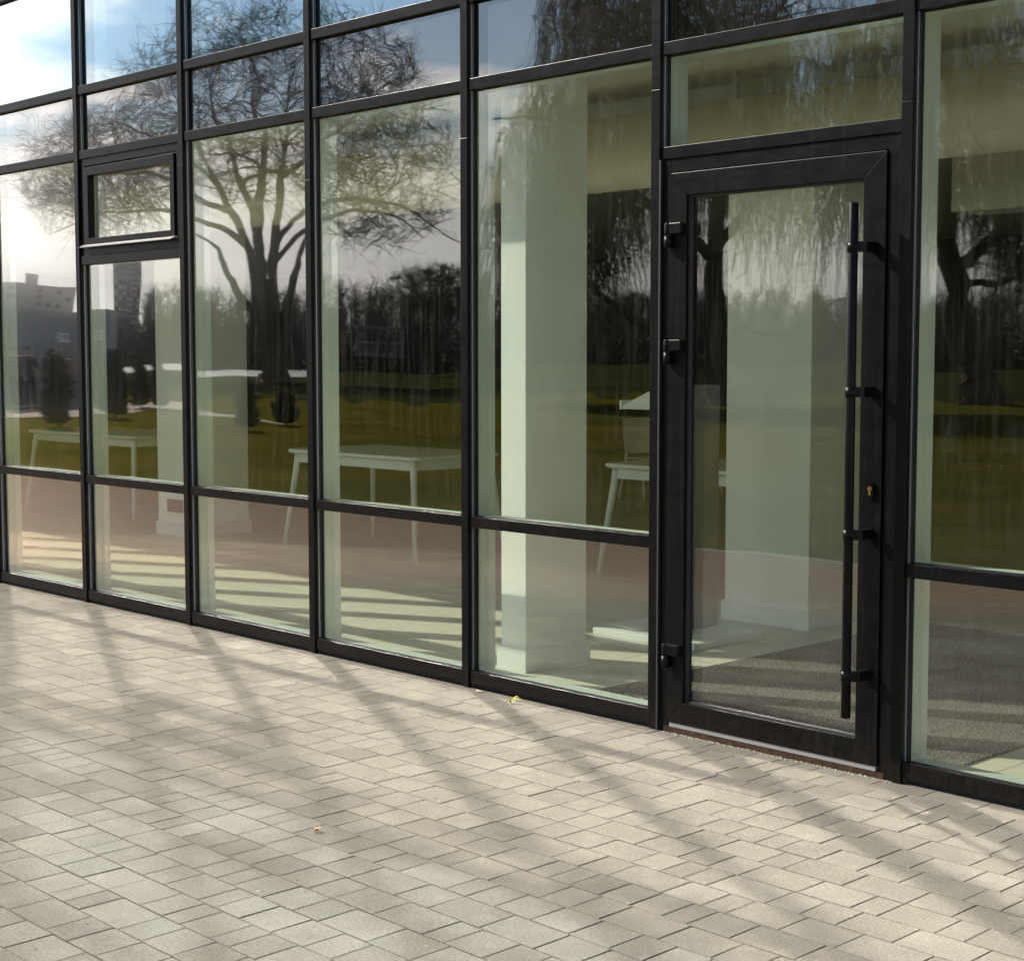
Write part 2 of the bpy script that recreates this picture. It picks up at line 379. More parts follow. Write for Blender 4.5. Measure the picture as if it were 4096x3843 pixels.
plain('brass', (0.75, 0.52, 0.20), 0.3, 1.0)
plain('alu_strip', (0.26, 0.255, 0.25), 0.45, 0.3)
def vent():
    a, b = MX[VENT] + HW, MX[VENT+1] - HW
    v = ring((a, b, ZV+.028, Z3-.026), (a+.055, b-.045, 2.160, 2.640), .016, .06).build('window_frame', M['frame'], bld, bevel=.001)
    s = ring((.078, 1.090, 2.172, 2.628), (.130, 1.047, 2.206, 2.580), .006, .05).build('window_sash', M['frame'], bld, bevel=.0012)
    MB().box(.120, 1.055, YG+.004, YG+.030, 2.198, 2.588).build('glass_pane', M['glass'], s)
    MB().add([(.070, -.022, 2.158), (1.098, -.022, 2.158), (1.098, .012, 2.172), (.070, .012, 2.172), (.070, -.022, 2.152), (1.098, -.022, 2.152), (1.098, .012, 2.160), (.070, .012, 2.160)],
             [(0,1,2,3), (7,6,5,4), (0,4,5,1), (1,5,6,2), (2,6,7,3), (3,7,4,0)]).build('drip_rail', M['alu_strip'], s)
vent()

# ------------------------------------------------------------------ entrance door
def door():
    a, b = MX[DOOR] + HW, MX[DOOR+1] - HW
    fr = MB(); fr.box(a, 4.7215, .014, .062, GZ+.004, 2.278); fr.box(5.7215, b, .014, .062, GZ+.004, 2.278); fr.box(4.7215, 5.7215, .0142, .062, 2.2245, 2.278)
    fr.build('door_frame', M['frame'], bld, bevel=.0015)
    MB().box(a-.002, a+.006, .0, .03, GZ+.004, 2.276).build('door_frame_trim', M['gasket'], bld)
    d = empty('entrance_door', (5.22, .03, 0)); tag(d, 'black framed glass entrance door with a long vertical pull bar', 'door')
    def P(mb, n, m, parent=d, bv=0.0):
        o = mb.build(n, M[m], parent, bevel=bv)
        if parent is d: o.location = (-5.22, -.03, 0)
        return o
    P(ring((4.7255, 5.7175, .029, 2.2205), (4.8065, 5.6235, .116, 2.131), .006, .062), 'leaf_frame', 'frame', bv=.0015)
    bead = ring((4.8065, 5.6235, .116, 2.131), (4.8155, 5.6145, .125, 2.122), .020, .040); P(bead, 'glazing_bead', 'gasket')
    P(MB().box(4.802, 5.628, YG+.003, YG+.029, .112, 2.135), 'glass_pane', 'glass')
    P(MB().box(4.733, 5.710, .010, .058, .010, .0275), 'bottom_brush', 'alu_strip')
    for z in (2.003, 1.546, .328):
        h = MB().box(4.716, 4.800, -.022, .006, z-.022, z+.022); h.tube([(4.730, -.012, z-.022), (4.730, -.012, z+.0225)], .0155, 12)
        o = P(h, 'hinge', 'frame', bv=.003)
        k = MB().tube([(4.729, -.012, z-.074), (4.729, -.012, z-.026)], .0165, 14); k.box(4.716, 4.7205, -.012, .014, z-.072, z-.028)
        k.build('hinge_knuckle', M['frame'], o)
    bx, by = 5.6395, -.078
    bar = P(MB().tube([(bx, by, .208), (bx, by, .211), (bx, by, 2.036), (bx, by, 2.039)], [.0155, .0175, .0175, .0155], 24), 'pull_handle', 'frame')
    for z in (1.886, 1.377, .870, .361):
        m = MB().tube([(bx, by, z-.019), (bx, by, z+.019)], .0205, 20)
        pts = [(bx+.004, by-.012), (bx+.034, by+.004), (bx+.044, by+.02), (bx+.046, .006), (bx+.024, .006), (bx+.022, by+.03), (bx+.012, by+.018)]
        n = len(pts); m.add([(x, y, z-.018) for x, y in pts] + [(x, y, z+.018) for x, y in pts],
              [tuple(range(n)), tuple(range(2*n-1, n-1, -1))] + [(i, i+n, (i+1) % n + n, (i+1) % n) for i in range(n)])
        m.build('handle_bracket', M['frame'], bar)
    lx, lz = 5.6765, 1.026
    e = MB(); n = 16
    prof = [(lx + .0145*math.cos(t) , lz + (.017 if math.sin(t) > 0 else -.017) + .0135*math.sin(t)) for t in [2*math.pi*k/n for k in range(n)]]
    e.add([(x, -.004, z) for x, z in prof] + [(x, .006, z) for x, z in prof], [tuple(range(n-1, -1, -1))] + [(i, (i+1) % n, (i+1) % n + n, i + n) for i in range(n)])
    lo = P(e, 'lock_escutcheon', 'frame')
    c = MB().tube([(lx, -.0065, lz+.006), (lx, -.003, lz+.006)], .0085, 16); c.box(lx-.0042, lx+.0042, -.006, -.003, lz-.018, lz+.004)
    co = c.build('lock_cylinder', M['brass'], lo)
    MB().box(lx-.0012, lx+.0012, -.0072, -.0064, lz, lz+.011).build('keyway', M['gasket'], lo)
door()
def mat_rust():
    n = NT('rust'); p = n.pos()
    c = n.ramp(n.noise(p, 45, 5, .7), [(.3, (.014, .010, .008)), (.58, (.05, .026, .014)), (.8, (.16, .11, .07))]); M['rust'] = n.pbr(c, .9, 0, .2)
mat_rust()
MB().box(4.70, 5.745, .012, .062, GZ-.004, .008).build('door_threshold', M['rust'], bld)
MB().box(-7, 10.4, .034, .068, GZ-.01, .006).build('base_gasket', M['gasket'], bld)

# ------------------------------------------------------------------ room behind the glass
def mat_floor():
    n = NT('floor_tile'); p = n.pos()
    b = n.N('ShaderNodeTexBrick'); b.offset = 0.0; b.inputs['Scale'].default_value = 1.0
    b.inputs['Brick Width'].default_value = .6; b.inputs['Row Height'].default_value = .6; b.inputs['Mortar Size'].default_value = .003
    b.inputs['Color1'].default_value = (.66, .62, .52, 1); b.inputs['Color2'].default_value = (.69, .65, .55, 1); b.inputs['Mortar'].default_value = (.25, .23, .2, 1)
    n.L(p, b.inputs['Vector'])
    c = n.mix(.5, b.outputs['Color'], n.ramp(n.noise(p, 120, 3, .6), [(.3, (.8, .8, .8)), (.7, (1.15, 1.15, 1.15))]), 'MULTIPLY')
    M['floor'] = n.pbr(c, .42, 0, .35)
mat_floor()
plain('wall_white', (.90, .90, .86), .6, var=.03, scale=2)
plain('ceiling_beige', (.62, .595, .51), .7, var=.05, scale=1.5)
plain('duct', (.66, .62, .49), .45, .0, var=.06, scale=2)
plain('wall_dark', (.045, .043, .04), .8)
plain('white_plastic', (.80, .81, .78), .4, var=.02)
plain('kiosk_grey', (.22, .22, .22), .45, var=.04)
plain('blind_cloth', (.30, .31, .30), .8)
plain('dimmed_white_plastic', (.16, .16, .15), .5)  # white chair plastic darkened, gloom at the back put into the colour
plain('dark_box', (.03, .03, .03), .6)
def room():
    f = MB().add([(-20, .068, 0), (14, .068, 0), (14, 14, 0), (-20, 14, 0)], [(0, 1, 2, 3)]).build('interior_floor', M['floor']); tag(f, kind='structure')
    MB().box(-20, 14, .155, 14, 3.03, 3.10).build('ceiling', M['ceiling_beige'], bld)
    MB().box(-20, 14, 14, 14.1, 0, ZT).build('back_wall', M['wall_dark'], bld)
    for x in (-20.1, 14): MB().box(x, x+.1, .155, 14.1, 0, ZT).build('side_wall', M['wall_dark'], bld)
    MB().box(-20.1, 14.1, 0, 14.1, ZT, ZT+.25).build('roof', M['frame'], bld)
    MB().box(-20, MX[0]-HW, .01, .155, GZ, ZT).build('end_wall', M['frame'], bld)
    MB().box(MX[-1]+HW, 14, .01, .155, GZ, ZT).build('end_wall', M['frame'], bld)
    for y in (2.16, 2.19): MB().box(-20, 14, y, y+.006, 3.005, 3.03).build('ceiling_trim', M['gasket'], bld)
    MB().box(-20, 14, .175, 2.15, 2.985, 3.03).build('ceiling_panel', M['ceiling_beige'], bld)
    for x0, x1, y0, y1 in ((3.345, 3.515, .385, .80), (3.18, 3.76, 2.30, 2.88), (-2.91, -2.46, 2.29, 2.90), (-8.9, -8.4, 2.29, 2.90), (9.3, 9.8, 2.3, 2.9)):
        c = MB().box(x0, x1, y0, y1, 0, 3.03).build('column', M['wall_white'], bld, bevel=.004)
        MB().box(x0-.016, x1+.016, y0-.016, y1+.016, 0, .11).build('skirting', M['white_plastic'], c, bevel=.003)
        if x0 < -2 and x0 > -3: MB().box(-2.74, -2.52, 2.272, 2.285, .20, .305).build('socket_box', M['dark_box'], c)
room()
def duct():
    d = empty('air_duct', (0, 1.85, 2.63)); tag(d, 'wide round beige ventilation duct hung under the ceiling', 'duct')
    MB().tube([(-16, 0, 0), (13, 0, 0)], .205, 40).build('duct_body', M['duct'], d)
    x = -15.4
    while x < 13:
        MB().tube([(x-.006, 0, 0), (x, 0, 0), (x+.006, 0, 0)], [.2055, .208, .2055], 40).build('duct_seam', M['duct'], d); x += .62
    for x in (-14, -10.5, -7, -3.5, 0, 3.6, 7, 10.5): MB().box(x-.012, x+.012, -.002, .002, .20, .35).build('duct_strap', M['spacer'], d)
duct()
MB().box(4.2, 13, 2.95, 3.25, 2.28, 3.03).build('ceiling_beam', M['ceiling_beige'], bld)
def table(loc, L, W, h, label):
    t = empty('table', loc); tag(t, label, 'table', 'white tables behind the glass')
    r = .09; pts = []
    for cx, cy, a0 in ((L/2-r, W/2-r, 0), (-L/2+r, W/2-r, 90), (-L/2+r, -W/2+r, 180), (L/2-r, -W/2+r, 270)):
        pts += [(cx + r*math.cos(R(a0+k*22.5)), cy + r*math.sin(R(a0+k*22.5))) for k in range(5)]
    n = len(pts)
    MB().add([(x, y, h) for x, y in pts] + [(x, y, h-.022) for x, y in pts] + [(x*.975, y*.96, h-.034) for x, y in pts],
             [tuple(range(n))] + [(i+n, (i+1) % n + n, (i+1) % n, i) for i in range(n)] + [(i+2*n, (i+1) % n + 2*n, (i+1) % n + n, i + n) for i in range(n)] + [tuple(range(3*n-1, 2*n-1, -1))]).build('table_top', M['white_plastic'], t)
    a = MB(); x, y = L/2-.07, W/2-.07
    for q in ((-x, x, -y, -y+.02), (-x, x, y-.02, y), (-x, -x+.02, -y+.02, y-.02), (x-.02, x, -y+.02, y-.02)): a.box(*q, h-.105, h-.034)
    a.build('apron', M['white_plastic'], t)
    for sx in (-1, 1):
        for sy in (-1, 1):
            MB().tube([(sx*(x-.01), sy*(y-.01), h-.04), (sx*(x-.005), sy*(y-.005), h-.11), (sx*(x+.085), sy*(y+.06), 0)], [.027, .027, .017], 10).build('leg', M['white_plastic'], t)
table((-.72, 3.05, 0), 1.58, .92, .765, 'white table with splayed legs behind the two panes left of the narrow pilaster')
table((-5.05, 3.15, 0), 2.05, .92, .765, 'white table with splayed legs behind the panes below the small opening window')
table((2.2, 3.62, 0), 1.62, .92, .765, 'white table with splayed legs partly hidden by the narrow white pilaster')
def kiosk():
    k = empty('display_lectern', (3.36, 1.67, 0)); tag(k, 'grey display lectern with slanted white top on a flat base plate', 'lectern')
    MB().box(-.36, .36, -.28, .29, 0.001, .035).build('base_plate', M['white_plastic'], k, bevel=.004)
    MB().box(-.06, .075, -.17, .26, .035, 1.345).build('pedestal', M['kiosk_grey'], k, bevel=.012)
    MB().add([(-.30, -.12, 1.235), (-.30, .2, 1.235), (-.062, .2, 1.335), (-.062, -.12, 1.335), (-.30, -.12, 1.215), (-.30, .2, 1.215), (-.062, .2, 1.215), (-.062, -.12, 1.215)],
             [(0,3,2,1), (4,5,6,7), (0,1,5,4), (1,2,6,5), (2,3,7,6), (3,0,4,7)]).build('slanted_top', M['white_plastic'], k, bevel=.01)
    MB().box(-.315, -.302, -.12, .2, 1.213, 1.262).build('ledge', M['white_plastic'], k)
    b = MB().add([(-.13, -.10, .003), (0, -.10, .014), (.13, -.10, .003), (-.13, .10, .003), (0, .10, .014), (.13, .10, .003)], [(0,1,4,3), (1,2,5,4)])
    b.add([(-.13, -.10, 0), (.13, -.10, 0), (.13, .10, 0), (-.13, .10, 0)], [(3,2,1,0)])
    o = b.build('brochure', M['white_plastic'], None, (3.13, 1.55, .0365)); tag(o, 'open white brochure lying on the base plate of the lectern', 'brochure')
kiosk()
def chair():
    c = empty('chair', (0, 0, 0))
    W = .23
    MB().add([(-W, -.21, .45), (W, -.21, .45), (W, .2, .44), (-W, .2, .44), (-W+.02, -.2, .425), (W-.02, -.2, .425), (W-.02, .19, .415), (-W+.02, .19, .415)],
             [(0,1,2,3), (7,6,5,4), (0,4,5,1), (1,5,6,2), (2,6,7,3), (3,7,4,0)]).build('seat', M['white_plastic'], c, bevel=.012)
    b = MB(); P = []
    for i in range(7):
        x = -W + 2*W*i/6; d = .035*(1-(x/W)**2)
        P.append([(x*.98, .19+d, .47), (x, .235+d, .65), (x*.92, .285+d, .84)])
    V = [p for q in P for p in q] + [(p[0], p[1]+.014, p[2]) for q in P for p in q]; n = 21
    F = [(i*3+j, (i+1)*3+j, (i+1)*3+j+1, i*3+j+1) for i in range(6) for j in range(2)]
    F += [tuple(k+n for k in reversed(f)) for f in F] + [(i*3+2, (i+1)*3+2, (i+1)*3+2+n, i*3+2+n) for i in range(6)]
    b.add(V, F, True).build('backrest', M['white_plastic'], c)
    for sx in (-1, 1):
        MB().tube([(sx*.2, -.18, .43), (sx*.225, -.215, .2), (sx*.235, -.25, 0)], [.018, .016, .012], 8).build('leg', M['white_plastic'], c)
        MB().tube([(sx*.2, .24, .62), (sx*.21, .21, .42), (sx*.225, .27, .2), (sx*.235, .33, 0)], [.014, .018, .016, .012], 8).build('leg', M['white_plastic'], c)
    return c
def dup(root, loc, rz):
    r = root.copy(); COL.objects.link(r); r.location = loc; r.rotation_euler = (0, 0, rz)
    for ch in root.children:
        k = ch.copy(); COL.objects.link(k); k.parent = r
    return r
ch0 = chair()
spots = [((-2.1, 7.7, 0), 1.2, 'white plastic chair seen between the narrow pilaster and the door, nearer of two'),
         ((-2.35, 8.6, 0), 1.4, 'white plastic chair seen between the narrow pilaster and the door, farther of two'),
         ((-.15, 9.9, 0), -.6, 'white chair coloured dark for the gloom at the back of the room, leftmost behind the right-hand pane'),
         ((.45, 10.1, 0), -.5, 'white chair coloured dark for the gloom at the back of the room, middle one behind the right-hand pane'),
         ((1.05, 10.3, 0), -.6, 'white chair coloured dark for the gloom at the back of the room, rightmost behind the right-hand pane')]
for i, (l, a, lab) in enumerate(spots):
    o = ch0 if i == 0 else dup(ch0, l, a)
    o.location = l; o.rotation_euler = (0, 0, a); tag(o, lab, 'chair', 'white chairs in the room')
    if i >= 2:
        for k in o.children: k.data = k.data.copy(); k.data.materials[0] = M['dimmed_white_plastic']
def mat_mat():
    n = NT('doormat'); p = n.pos()
    c = n.ramp(n.noise(p, 85, 3, .8), [(.38, (.03, .026, .026)), (.52, (.12, .11, .105)), (.66, (.50, .47, .42))])
    M['doormat'] = n.pbr(c, .95, 0, .1, n.bump(n.noise(p, 150, 3, .7), .6, .01))
mat_mat()
o = MB().box(4.05, 5.88, .33, 2.95, .001, .012).build('doormat', M['doormat'], None, bevel=.004); tag(o, 'dark grey speckled doormat on the floor just inside the door', 'doormat')
def blinds():
    for i in range(3, 9):
        a, b = MX[i]+.08, MX[i+1]-.08
        t = empty('vertical_blind', ((a+b)/2, .32, 3.12)); tag(t, 'pale vertical blind behind the upper blue pane, number %d from the left edge of the photo' % (i-4), 'blind', 'vertical blinds upstairs')
        t['label'] = ['pale vertical blind behind an upper pane beyond the left edge', 'pale vertical blind behind the upper pane cut by the left photo edge', 'pale vertical blind behind the upper blue pane showing most cloud', 'pale vertical blind behind the upper pane above the small opening window',
                      'pale vertical blind behind the upper pane above the forked tree reflection', 'pale vertical blind behind the upper pane left of the pilaster bay'][i-3]
        k = 0; x = a
        while x < b:
            if (k * 7 + i * 3) % 11 in (1, 2, 6):
                MB().box(x, x+.075, .0 + .02*(k % 2), .003 + .02*(k % 2), .02, 1.75).build('slat', M['blind_cloth'], t, (-(a+b)/2, 0, 0))
            x += .09; k += 1
        MB().box(a, b, -.01, .04, 1.76, 1.80).build('head_rail', M['white_plastic'], t, (-(a+b)/2, 0, 0))
blinds()

# ------------------------------------------------------------------ the park that the glass mirrors
def mat_lawn():
    n = NT('lawn_grass'); p = n.pos()
    c = n.ramp(n.noise(p, .35, 5, .6), [(.3, (.058, .058, .008)), (.5, (.090, .082, .011)), (.7, (.14, .112, .022))])
    c = n.mix(.6, c, n.ramp(n.noise(p, 14, 5, .75), [(.3, (.35, .4, .3)), (.7, (1.65, 1.6, 1.5))]), 'MULTIPLY')
    c = n.mix(n.math('MULTIPLY', n.ramp(n.noise(p, 1.7, 5, .7), [(.5, (0, 0, 0)), (.68, (1, 1, 1))]), .5), c, (.16, .135, .06))
    d = n.N('ShaderNodeBsdfDiffuse'); n.L(c, d.inputs[0]); n.L(n.bump(n.noise(p, 30, 4, .8), .8, .04), d.inputs['Normal']); n.L(d.outputs[0], n.out.inputs[0]); M['lawn'] = n.m
mat_lawn()
def mat_lawn_shade():  # far lawn grass with tree shade painted into its colour
    n = NT('lawn_shade_grass'); p = n.pos()
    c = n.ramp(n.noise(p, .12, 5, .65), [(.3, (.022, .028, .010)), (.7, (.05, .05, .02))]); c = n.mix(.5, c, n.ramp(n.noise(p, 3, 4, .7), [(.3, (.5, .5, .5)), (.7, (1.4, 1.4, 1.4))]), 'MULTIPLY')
    d = n.N('ShaderNodeBsdfDiffuse'); n.L(c, d.inputs[0]); n.L(d.outputs[0], n.out.inputs[0]); M['lawn_shade'] = n.m
mat_lawn_shade()
plain('path', (.27, .20, .155), .9, var=.1, scale=1.5)
plain('far_bank', (.20, .17, .12), .9, var=.3, scale=.2)
plain('kerb', (.22, .205, .18), .85)
def ground():
    z = GZ - .012
    o = MB().add([(-3000, LAWN_Y, z), (-3000, -3000, z), (3000, -3000, z), (3000, LAWN_Y, z)], [(0, 1, 2, 3)]).build('lawn', M['lawn']); tag(o, kind='structure')
    o = MB().box(-30, 14, LAWN_Y-.08, LAWN_Y+.018, GZ-.1, GZ+.004).build('kerb', M['kerb']); tag(o, kind='structure')
    top = [(-400, 1603), (300, 1603), (620, 1607), (850, 1646), (1000, 1664)]; bot = [(1130, 1692), (900, 1662), (620, 1645), (300, 1668), (-400, 1672)]
    v = [reflg(x, y, z+.004) for x, y in top + bot]; n = len(top)
    o = MB().add(v, [tuple(range(len(v)))]).build('path', M['path']); tag(o, kind='structure')
    v = [reflg(x, y, z+.003) for x, y in [(-1200 + k*64, 1590 + 9*math.sin(k*1.7) + 7*math.sin(k*4.3+1) + 5*math.sin(k*9.1)) for k in range(101)] + [(5200, 1440), (-1200, 1440)]]  # darker sheet laid over the far lawn in place of tree shade
    o = MB().add(v, [tuple(range(len(v)))]).build('lawn_shade', M['lawn_shade']); tag(o, kind='structure')
    w = NT('river_water'); nz = w.noise(w.pos(), .6, 4, .6, stretch=(1, 1, 1))
    M['water'] = w.pbr((.10, .11, .12), .35, 0, .12, w.bump(nz, .3, .3))
    # the river lies beyond the lawn, below its bank
    a, b, c, d = reflg(-900, 1497, z+.006), reflg(1235, 1497, z+.006), reflg(1260, 1462, z+.006), reflg(-900, 1462, z+.006)
    o = MB().add([a, b, c, d], [(0, 1, 2, 3)]).build('river', M['water']); tag(o, kind='structure')
ground()

def mat_bark(name, a, b, sc=3.0):
    n = NT(name); p = n.pos()
    c = n.ramp(n.noise(p, sc, 5, .7, stretch=(3, 3, .6)), [(.3, a), (.7, b)]); M[name] = n.pbr(c, .9, 0, .15, n.bump(n.noise(p, sc*3, 4, .7, stretch=(3, 3, .5)), .8, .06))
mat_bark('bark', (.07, .06, .045), (.20, .17, .125))
plain('twig_brown', (.085, .068, .040), .85, var=.3, scale=.6)
plain('twig_yellow', (.15, .13, .07), .85, var=.3, scale=.6)
plain('twig_dark', (.13, .115, .095), .9, var=.3, scale=.05)

def tubes(P, Rr, n=3):
    """P (k,m,3) polylines, Rr (k,m) radii -> verts, quads"""
    P = np.asarray(P, float); Rr = np.asarray(Rr, float); k, m = P.shape[:2]
    T = np.gradient(P, axis=1); T /= np.linalg.norm(T, axis=2, keepdims=True) + 1e-12
    ref = np.where(np.abs(T[:, :1, 2:3]) > .85, np.array([[[1., 0, 0]]]), np.array([[[0, 0, 1.]]]))
    A = np.cross(T, np.broadcast_to(ref, T.shape)); A /= np.linalg.norm(A, axis=2, keepdims=True) + 1e-12
    B = np.cross(T, A); ang = 2 * np.pi * np.arange(n) / n
    V = P[:, :, None, :] + Rr[:, :, None, None] * (A[:, :, None, :] * np.cos(ang)[None, None, :, None] + B[:, :, None, :] * np.sin(ang)[None, None, :, None])
    V = V.reshape(-1, 3)
    i = np.arange(k)[:, None, None] * m * n; j = np.arange(m - 1)[None, :, None] * n; q = np.arange(n)[None, None, :]; q2 = (q + 1) % n
    F = np.stack([i + j + q, i + j + q2, i + j + n + q2, i + j + n + q], -1).reshape(-1, 4)
    return V, F
def merge(parts):
    V = []; F = []; n = 0
    for v, f in parts: V.append(v); F.append(f + n); n += len(v)
    return np.concatenate(V), np.concatenate(F)
def smooth_line(pts, m):
    """Catmull-Rom resample of control points with any number of columns"""
    P = np.asarray(pts, float); P = np.vstack([2*P[0]-P[1], P, 2*P[-1]-P[-2]]); k = len(P) - 3
    out = []
    for t in np.linspace(0, k - 1e-6, m):
        i = int(t); u = t - i; a, b, c, d = P[i:i+4]
        out.append(.5*((2*b) + (c-a)*u + (2*a-5*b+4*c-d)*u*u + (3*b-a-3*c+d)*u**3))
    return np.array(out)
def grow(starts, sdir, ends, m, sag, rng, wob):
    """curved branches from starts (leaving along sdir) to ends"""
    t = np.linspace(0, 1, m)[None, :, None]; S = starts[:, None]; E = ends[:, None]
    L = np.linalg.norm(ends - starts, axis=1)[:, None, None]
    c1 = S + sdir[:, None] * L * .4; c2 = E + np.array([0, 0, 1.])[None, None] * L * sag
    P = (1-t)**3*S + 3*(1-t)**2*t*c1 + 3*(1-t)*t*t*c2 + t**3*E
    w = rng.normal(0, wob, P.shape) * L; w[:, 0] = 0
    return P + w
def make_tree(name, base, limbs, D, crown, counts, style, seed, label, cat='tree', twig='twig_brown', extra=None):
    """limbs: list of px polylines (x, y, depth m, diameter m); crown: sampler(rng, n) of px points (x, y, depth)"""
    rng = np.random.default_rng(seed)
    ax = refl(2048, 1416, D) - refl(2047, 1416, D)
    def w3(x, y, dep=0.0):
        p = refl(x, y, D + dep); return np.array(p)
    root = empty(name, tuple(reflg(*base))); tag(root, label, cat, 'bare trees on the lawn'); off = np.array(root.location)
    skP = []; skT = []; skR = []; parts = []
    for l in limbs:
        q = smooth_line(l, 4 * len(l)); P = np.array([w3(a, b, c) for a, b, c, _ in q]); r = np.maximum(q[:, 3] / 2, .02)
        wv = rng.normal(0, 1, P.shape); wv = (wv + np.roll(wv, 1, 0)) * .5; wv[:2] = 0; P = P + wv * (r[:, None] * .16 + .03); r = r * (1 + rng.normal(0, .09, len(r)))
        parts.append(tubes(P[None], r[None], 9)); T = np.gradient(P, axis=0); T /= np.linalg.norm(T, axis=1, keepdims=True)
        k = max(2, len(P) // 4); skP.append(P[k:]); skT.append(T[k:]); skR.append(r[k:])
    V, F = merge(parts); put('trunk', fast_mesh('trunk', V - off, F, M['bark'], True), root)
    allp = []
    SP, ST, SR = np.concatenate(skP), np.concatenate(skT), np.concatenate(skR)
    def nearest(E, up):
        d = np.linalg.norm(E[:, None] - SP[None], axis=2) + up * np.maximum(0, (SP[None, :, 2] - E[:, None, 2])) + rng.uniform(0, .6, (len(E), len(SP)))
        i = d.argmin(1); return i
    n1, n2, n3 = counts
    bparts = []
    for lev, (n, m, sag, wob, rr) in enumerate(((n1, 8, style['sag'], .010, .42), (n2, 6, style['sag']*.8, .012, .5))):
        E = np.array([w3(*p) for p in crown(rng, n)]); i = nearest(E, style['up'])
        S = SP[i]; d = E - S; L = np.linalg.norm(d, axis=1)
        keep = (L > .3) & (L < (style['reach'] if lev == 0 else style['reach2'])); E, i, S, d, L = E[keep], i[keep], S[keep], d[keep], L[keep]
        sd = ST[i] * .6 + d / L[:, None] * .7; sd /= np.linalg.norm(sd, axis=1, keepdims=True)
        P = grow(S, sd, E, m, sag, rng, wob)
        r0 = np.clip(SR[i] * rr, .012, style['rmax'] if lev == 0 else style['rmax'] * .45) * np.clip(L / 4, .6, 1.2)
        Rr = r0[:, None] * np.linspace(1, .25, m)[None] ** 1.0
        bparts.append(tubes(P, np.maximum(Rr, .006), 4))
        T = np.gradient(P, axis=1); T /= np.linalg.norm(T, axis=2, keepdims=True) + 1e-9
        SP = np.concatenate([SP, P[:, 1:].reshape(-1, 3)]); ST = np.concatenate([ST, T[:, 1:].reshape(-1, 3)]); SR = np.concatenate([SR, Rr[:, 1:].ravel()])
        if lev == 0: w0 = len(SP) - P[:, 1:].reshape(-1, 3).shape[0]
    V, F = merge(bparts); put('branches', fast_mesh('branches', V - off, F, M['bark'], True), root)
    # twigs from the outer skeleton
    i = rng.integers(w0, len(SP), n3); S = SP[i]
    d = ST[i] * .7 + rng.normal(0, style.get('spread', .65), (n3, 3)) + np.array([0, 0, style['rise']]); d /= np.linalg.norm(d, axis=1, keepdims=True)
    L = rng.uniform(*style['tl'], n3)
    m = style['tm']; t = np.linspace(0, 1, m)[None, :, None]
    P = S[:, None] + d[:, None] * L[:, None, None] * t * style['stiff'] + np.array([0, 0, -1.])[None, None] * (t ** 1.6) * L[:, None, None] * style['droop'] + rng.normal(0, .009, (n3, m, 3)) * L[:, None, None] * (t > 0)
    P[..., 2] = np.maximum(P[..., 2], 1.2)
    r = np.linspace(style['tr'], style['tr'] * .45, m)[None] * rng.uniform(.7, 1.2, (n3, 1))
    V, F = tubes(P, r, 3); o = put('crown', fast_mesh('crown', V - off, F, M[twig]), root)
    # fine side shoots
    if style.get('shoots'):
        k = style['shoots']; j = rng.integers(0, n3, k); f = rng.integers(1, m, k); S = P[j, f]
        d = rng.normal(0, 1, (k, 3)) + np.array([0, 0, .25]); d /= np.linalg.norm(d, axis=1, keepdims=True)
        L = rng.uniform(.3, .9, k); tt = np.linspace(0, 1, 3)[None, :, None]
        Q = S[:, None] + d[:, None] * L[:, None, None] * tt + np.array([0, 0, -1.]) * tt ** 2 * L[:, None, None] * style['droop'] * .5
        V, F = tubes(Q, np.broadcast_to(np.array([[.014, .011, .006]]), (k, 3)), 3); put('shoots', fast_mesh('shoots', V - off, F, M[twig]), root)
    return root
def ell(cx, cy, rx, ry, dz, lo=.15):
    def f(rng, n):
        out = []
        while len(out) < n:
            a = rng.uniform(-1, 1, 3); q = (a**2).sum()
            if lo < q < 1: out.append((cx + a[0]*rx, cy + a[1]*ry, a[2]*dz))
        return out
    return f
def both(*fs):
    def f(rng, n):
        w = [x[1] for x in fs]; s = sum(w); out = []
        for g, k in fs: out += g(rng, int(n * k / s))
        return out
    return f
